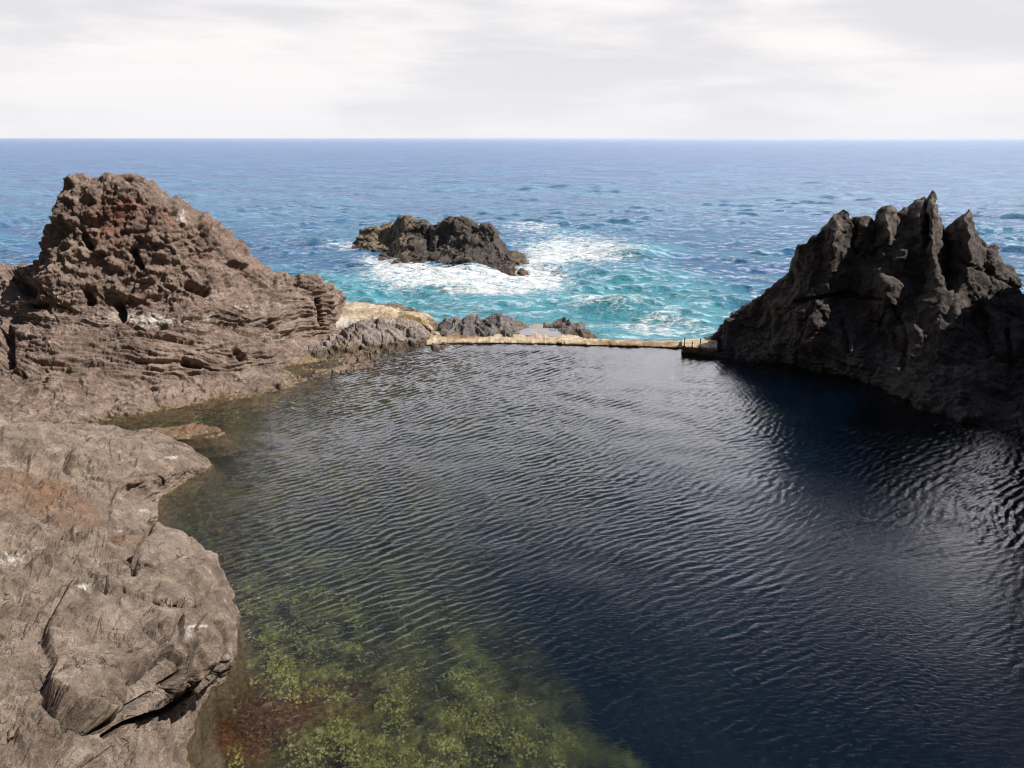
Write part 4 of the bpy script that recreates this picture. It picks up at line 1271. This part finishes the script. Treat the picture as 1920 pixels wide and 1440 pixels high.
bre = crestline(1160, 588, 60, 0.8, 0.45, -.12)
Zs += bre + crestline(1200, 482, 45, 1.3, .7) + crestline(1330, 600, 60, 1.0, .35, -.1) + crestline(880, 560, 70, .9, .35, .1)
P3 = np.stack([Xg, Yg, SEA + Zs], -1)
pS = P3.reshape(-1, 3)
B = lambda *a: blob(pS, *a, z=SEA)
foam = (0.8 * B(690, 492, 30, 8) + .7 * B(650, 470, 40, 8) + .95 * B(810, 530, 60, 8) + .9 * B(920, 545, 60, 8) + 0.95 * B(760, 507, 45, 12) + 1.0 * B(850, 540, 90, 15) + .9 * B(930, 550, 70, 16) + 1.0 * B(1010, 500, 50, 24) + .95 * B(1090, 460, 110, 16) + .9 * B(990, 430, 70, 10)
        + .75 * B(1130, 485, 60, 14) + .5 * B(1180, 520, 90, 22) + 1.15 * B(1135, 583, 45, 6) + .3 * B(1200, 600, 70, 14) + .3 * B(1290, 625, 90, 14) + .5 * B(1010, 565, 120, 26)
        + .6 * B(700, 520, 70, 16) + .45 * B(620, 460, 60, 10) + .4 * B(1120, 625, 110, 14) + .45 * B(720, 560, 90, 18) + .8 * B(995, 535, 20, 10) + .5 * B(1250, 620, 60, 30))
foam = np.clip(foam, 0, 1.25)
turq = (1.0 * B(700, 555, 120, 30) + .8 * B(900, 580, 180, 35) + .9 * B(1130, 590, 200, 45) + .8 * B(1070, 470, 120, 35) + .6 * B(1230, 475, 60, 14) + .8 * B(1300, 620, 120, 30) + .6 * B(1250, 540, 120, 30)
        + .5 * B(620, 560, 80, 40))
mid_ = sm(-pS[:, 1], -150, -40)
pk = sm(Zs.ravel(), 0.16, 0.55)
ms2, t = new_mat('sea_water')
pos = t.n('ShaderNodeNewGeometry').outputs['Position']
wn1 = t.noise(t.rot(pos, (0, 0, radians(12)), (0.55, 1.4, 1)), 0.55, 7, .62, .35)
wn2 = t.noise(t.rot(pos, (0, 0, radians(-10)), (0.7, 1.6, 1)), 2.2, 6, .62, .5)
wn3 = t.noise(t.rot(pos, (0, 0, radians(5)), (0.4, 1.0, 1)), 0.09, 5, .6, .3)
hgt = t.math('ADD', t.math('MULTIPLY', wn1, 0.95), t.math('MULTIPLY', wn2, 0.30))
wn4 = t.noise(t.rot(pos, (0, 0, radians(18)), (0.6, 1.3, 1)), 0.24, 5, .6, .3)
hgt = t.math('ADD', hgt, t.math('MULTIPLY', wn4, 1.6))
hgt = t.math('ADD', hgt, t.math('MULTIPLY', wn3, 1.2))
bp = t.n('ShaderNodeBump', {'Strength': 1.0, 'Distance': 1.0, 'Height': hgt})
at_f, at_t, at_p = t.attr('foam'), t.attr('turq'), t.attr('peak')
deep = t.mix(t.step(wn3, .35, .65), (0.07, 0.155, 0.31), (0.09, 0.20, 0.385))
tq = t.step(t.math('ADD', t.math('MULTIPLY', at_t, .68), t.math('MULTIPLY', t.math('SUBTRACT', wn1, .5), .9)), 0.15, 0.95)
colw = t.mix(tq, t.mix(t.attr('mid'), deep, (0.04, 0.15, 0.315)), (0.09, 0.335, 0.41))
colw = t.mix(t.math('MULTIPLY', at_p, .35), colw, (0.05, 0.32, 0.42))
# lacy foam
lv = t.rot(pos, (0, 0, radians(8)), (0.7, 1.25, 1))
wr = t.n('ShaderNodeTexNoise', {'Vector': lv, 'Scale': 0.7, 'Detail': 6.0, 'Roughness': .6})
wv = t.n('ShaderNodeVectorMath', {0: lv, 1: t.n('ShaderNodeVectorMath', {0: wr.outputs['Color'], 'Scale': 1.8}, operation='SCALE').outputs[0]}, operation='ADD').outputs[0]
ve = t.n('ShaderNodeTexVoronoi', {'Vector': wv, 'Scale': 1.3}, feature='DISTANCE_TO_EDGE').outputs[0]
ve2 = t.n('ShaderNodeTexVoronoi', {'Vector': wv, 'Scale': 3.2}, feature='DISTANCE_TO_EDGE').outputs[0]
fn = t.noise(lv, 1.0, 10, .72, 1.2)
lace = t.math('SUBTRACT', 1.0, t.math('MINIMUM', t.math('MULTIPLY', ve, 3.2), t.math('MULTIPLY', ve2, 5.0)))
pat = t.math('ADD', t.math('MULTIPLY', lace, 0.30), t.math('MULTIPLY', fn, 1.15))
ff = t.math('ADD', t.math('MULTIPLY', at_f, 0.53), pat)
fm = t.math('MULTIPLY', t.step(ff, 1.16, 1.46), .93)
fm = t.math('MULTIPLY', fm, t.step(at_f, 0.02, 0.2))
# small whitecaps scattered over open water
wc = t.math('MULTIPLY', t.step(t.noise(lv, 0.35, 9, .7, .8), .70, .76), 0.6)
fm = t.math('MAXIMUM', fm, t.math('MULTIPLY', wc, t.rng(t.attr('mid'), 0, 1, .35, 1)))
colw = t.mix(fm, colw, (0.86, 0.88, 0.88))
dif = t.n('ShaderNodeBsdfDiffuse', {'Color': colw, 'Normal': bp.outputs[0]})
gls = t.n('ShaderNodeBsdfGlossy', {'Color': (1, 1, 1), 'Roughness': t.rng(t.attr('mid'), 0, 1, .32, .12), 'Normal': bp.outputs[0]})
frs = t.math('MINIMUM', t.n('ShaderNodeFresnel', {'IOR': 1.333, 'Normal': bp.outputs[0]}).outputs[0], t.rng(t.attr('mid'), 0, 1, .45, .65))
frs = t.math('MULTIPLY', frs, t.math('SUBTRACT', 1.0, fm))
b = t.n('ShaderNodeMixShader', {0: frs, 1: dif.outputs[0], 2: gls.outputs[0]})
t.n('ShaderNodeOutputMaterial', {'Surface': b.outputs[0]})
sea = grid_mesh('sea', P3[::-1] if False else P3, attrs={'foam': foam, 'turq': turq, 'mid': mid_, 'peak': pk}, origin=np.array([0, 0, SEA]))
sea.data.materials.append(ms2)
tag(sea, kind='structure')
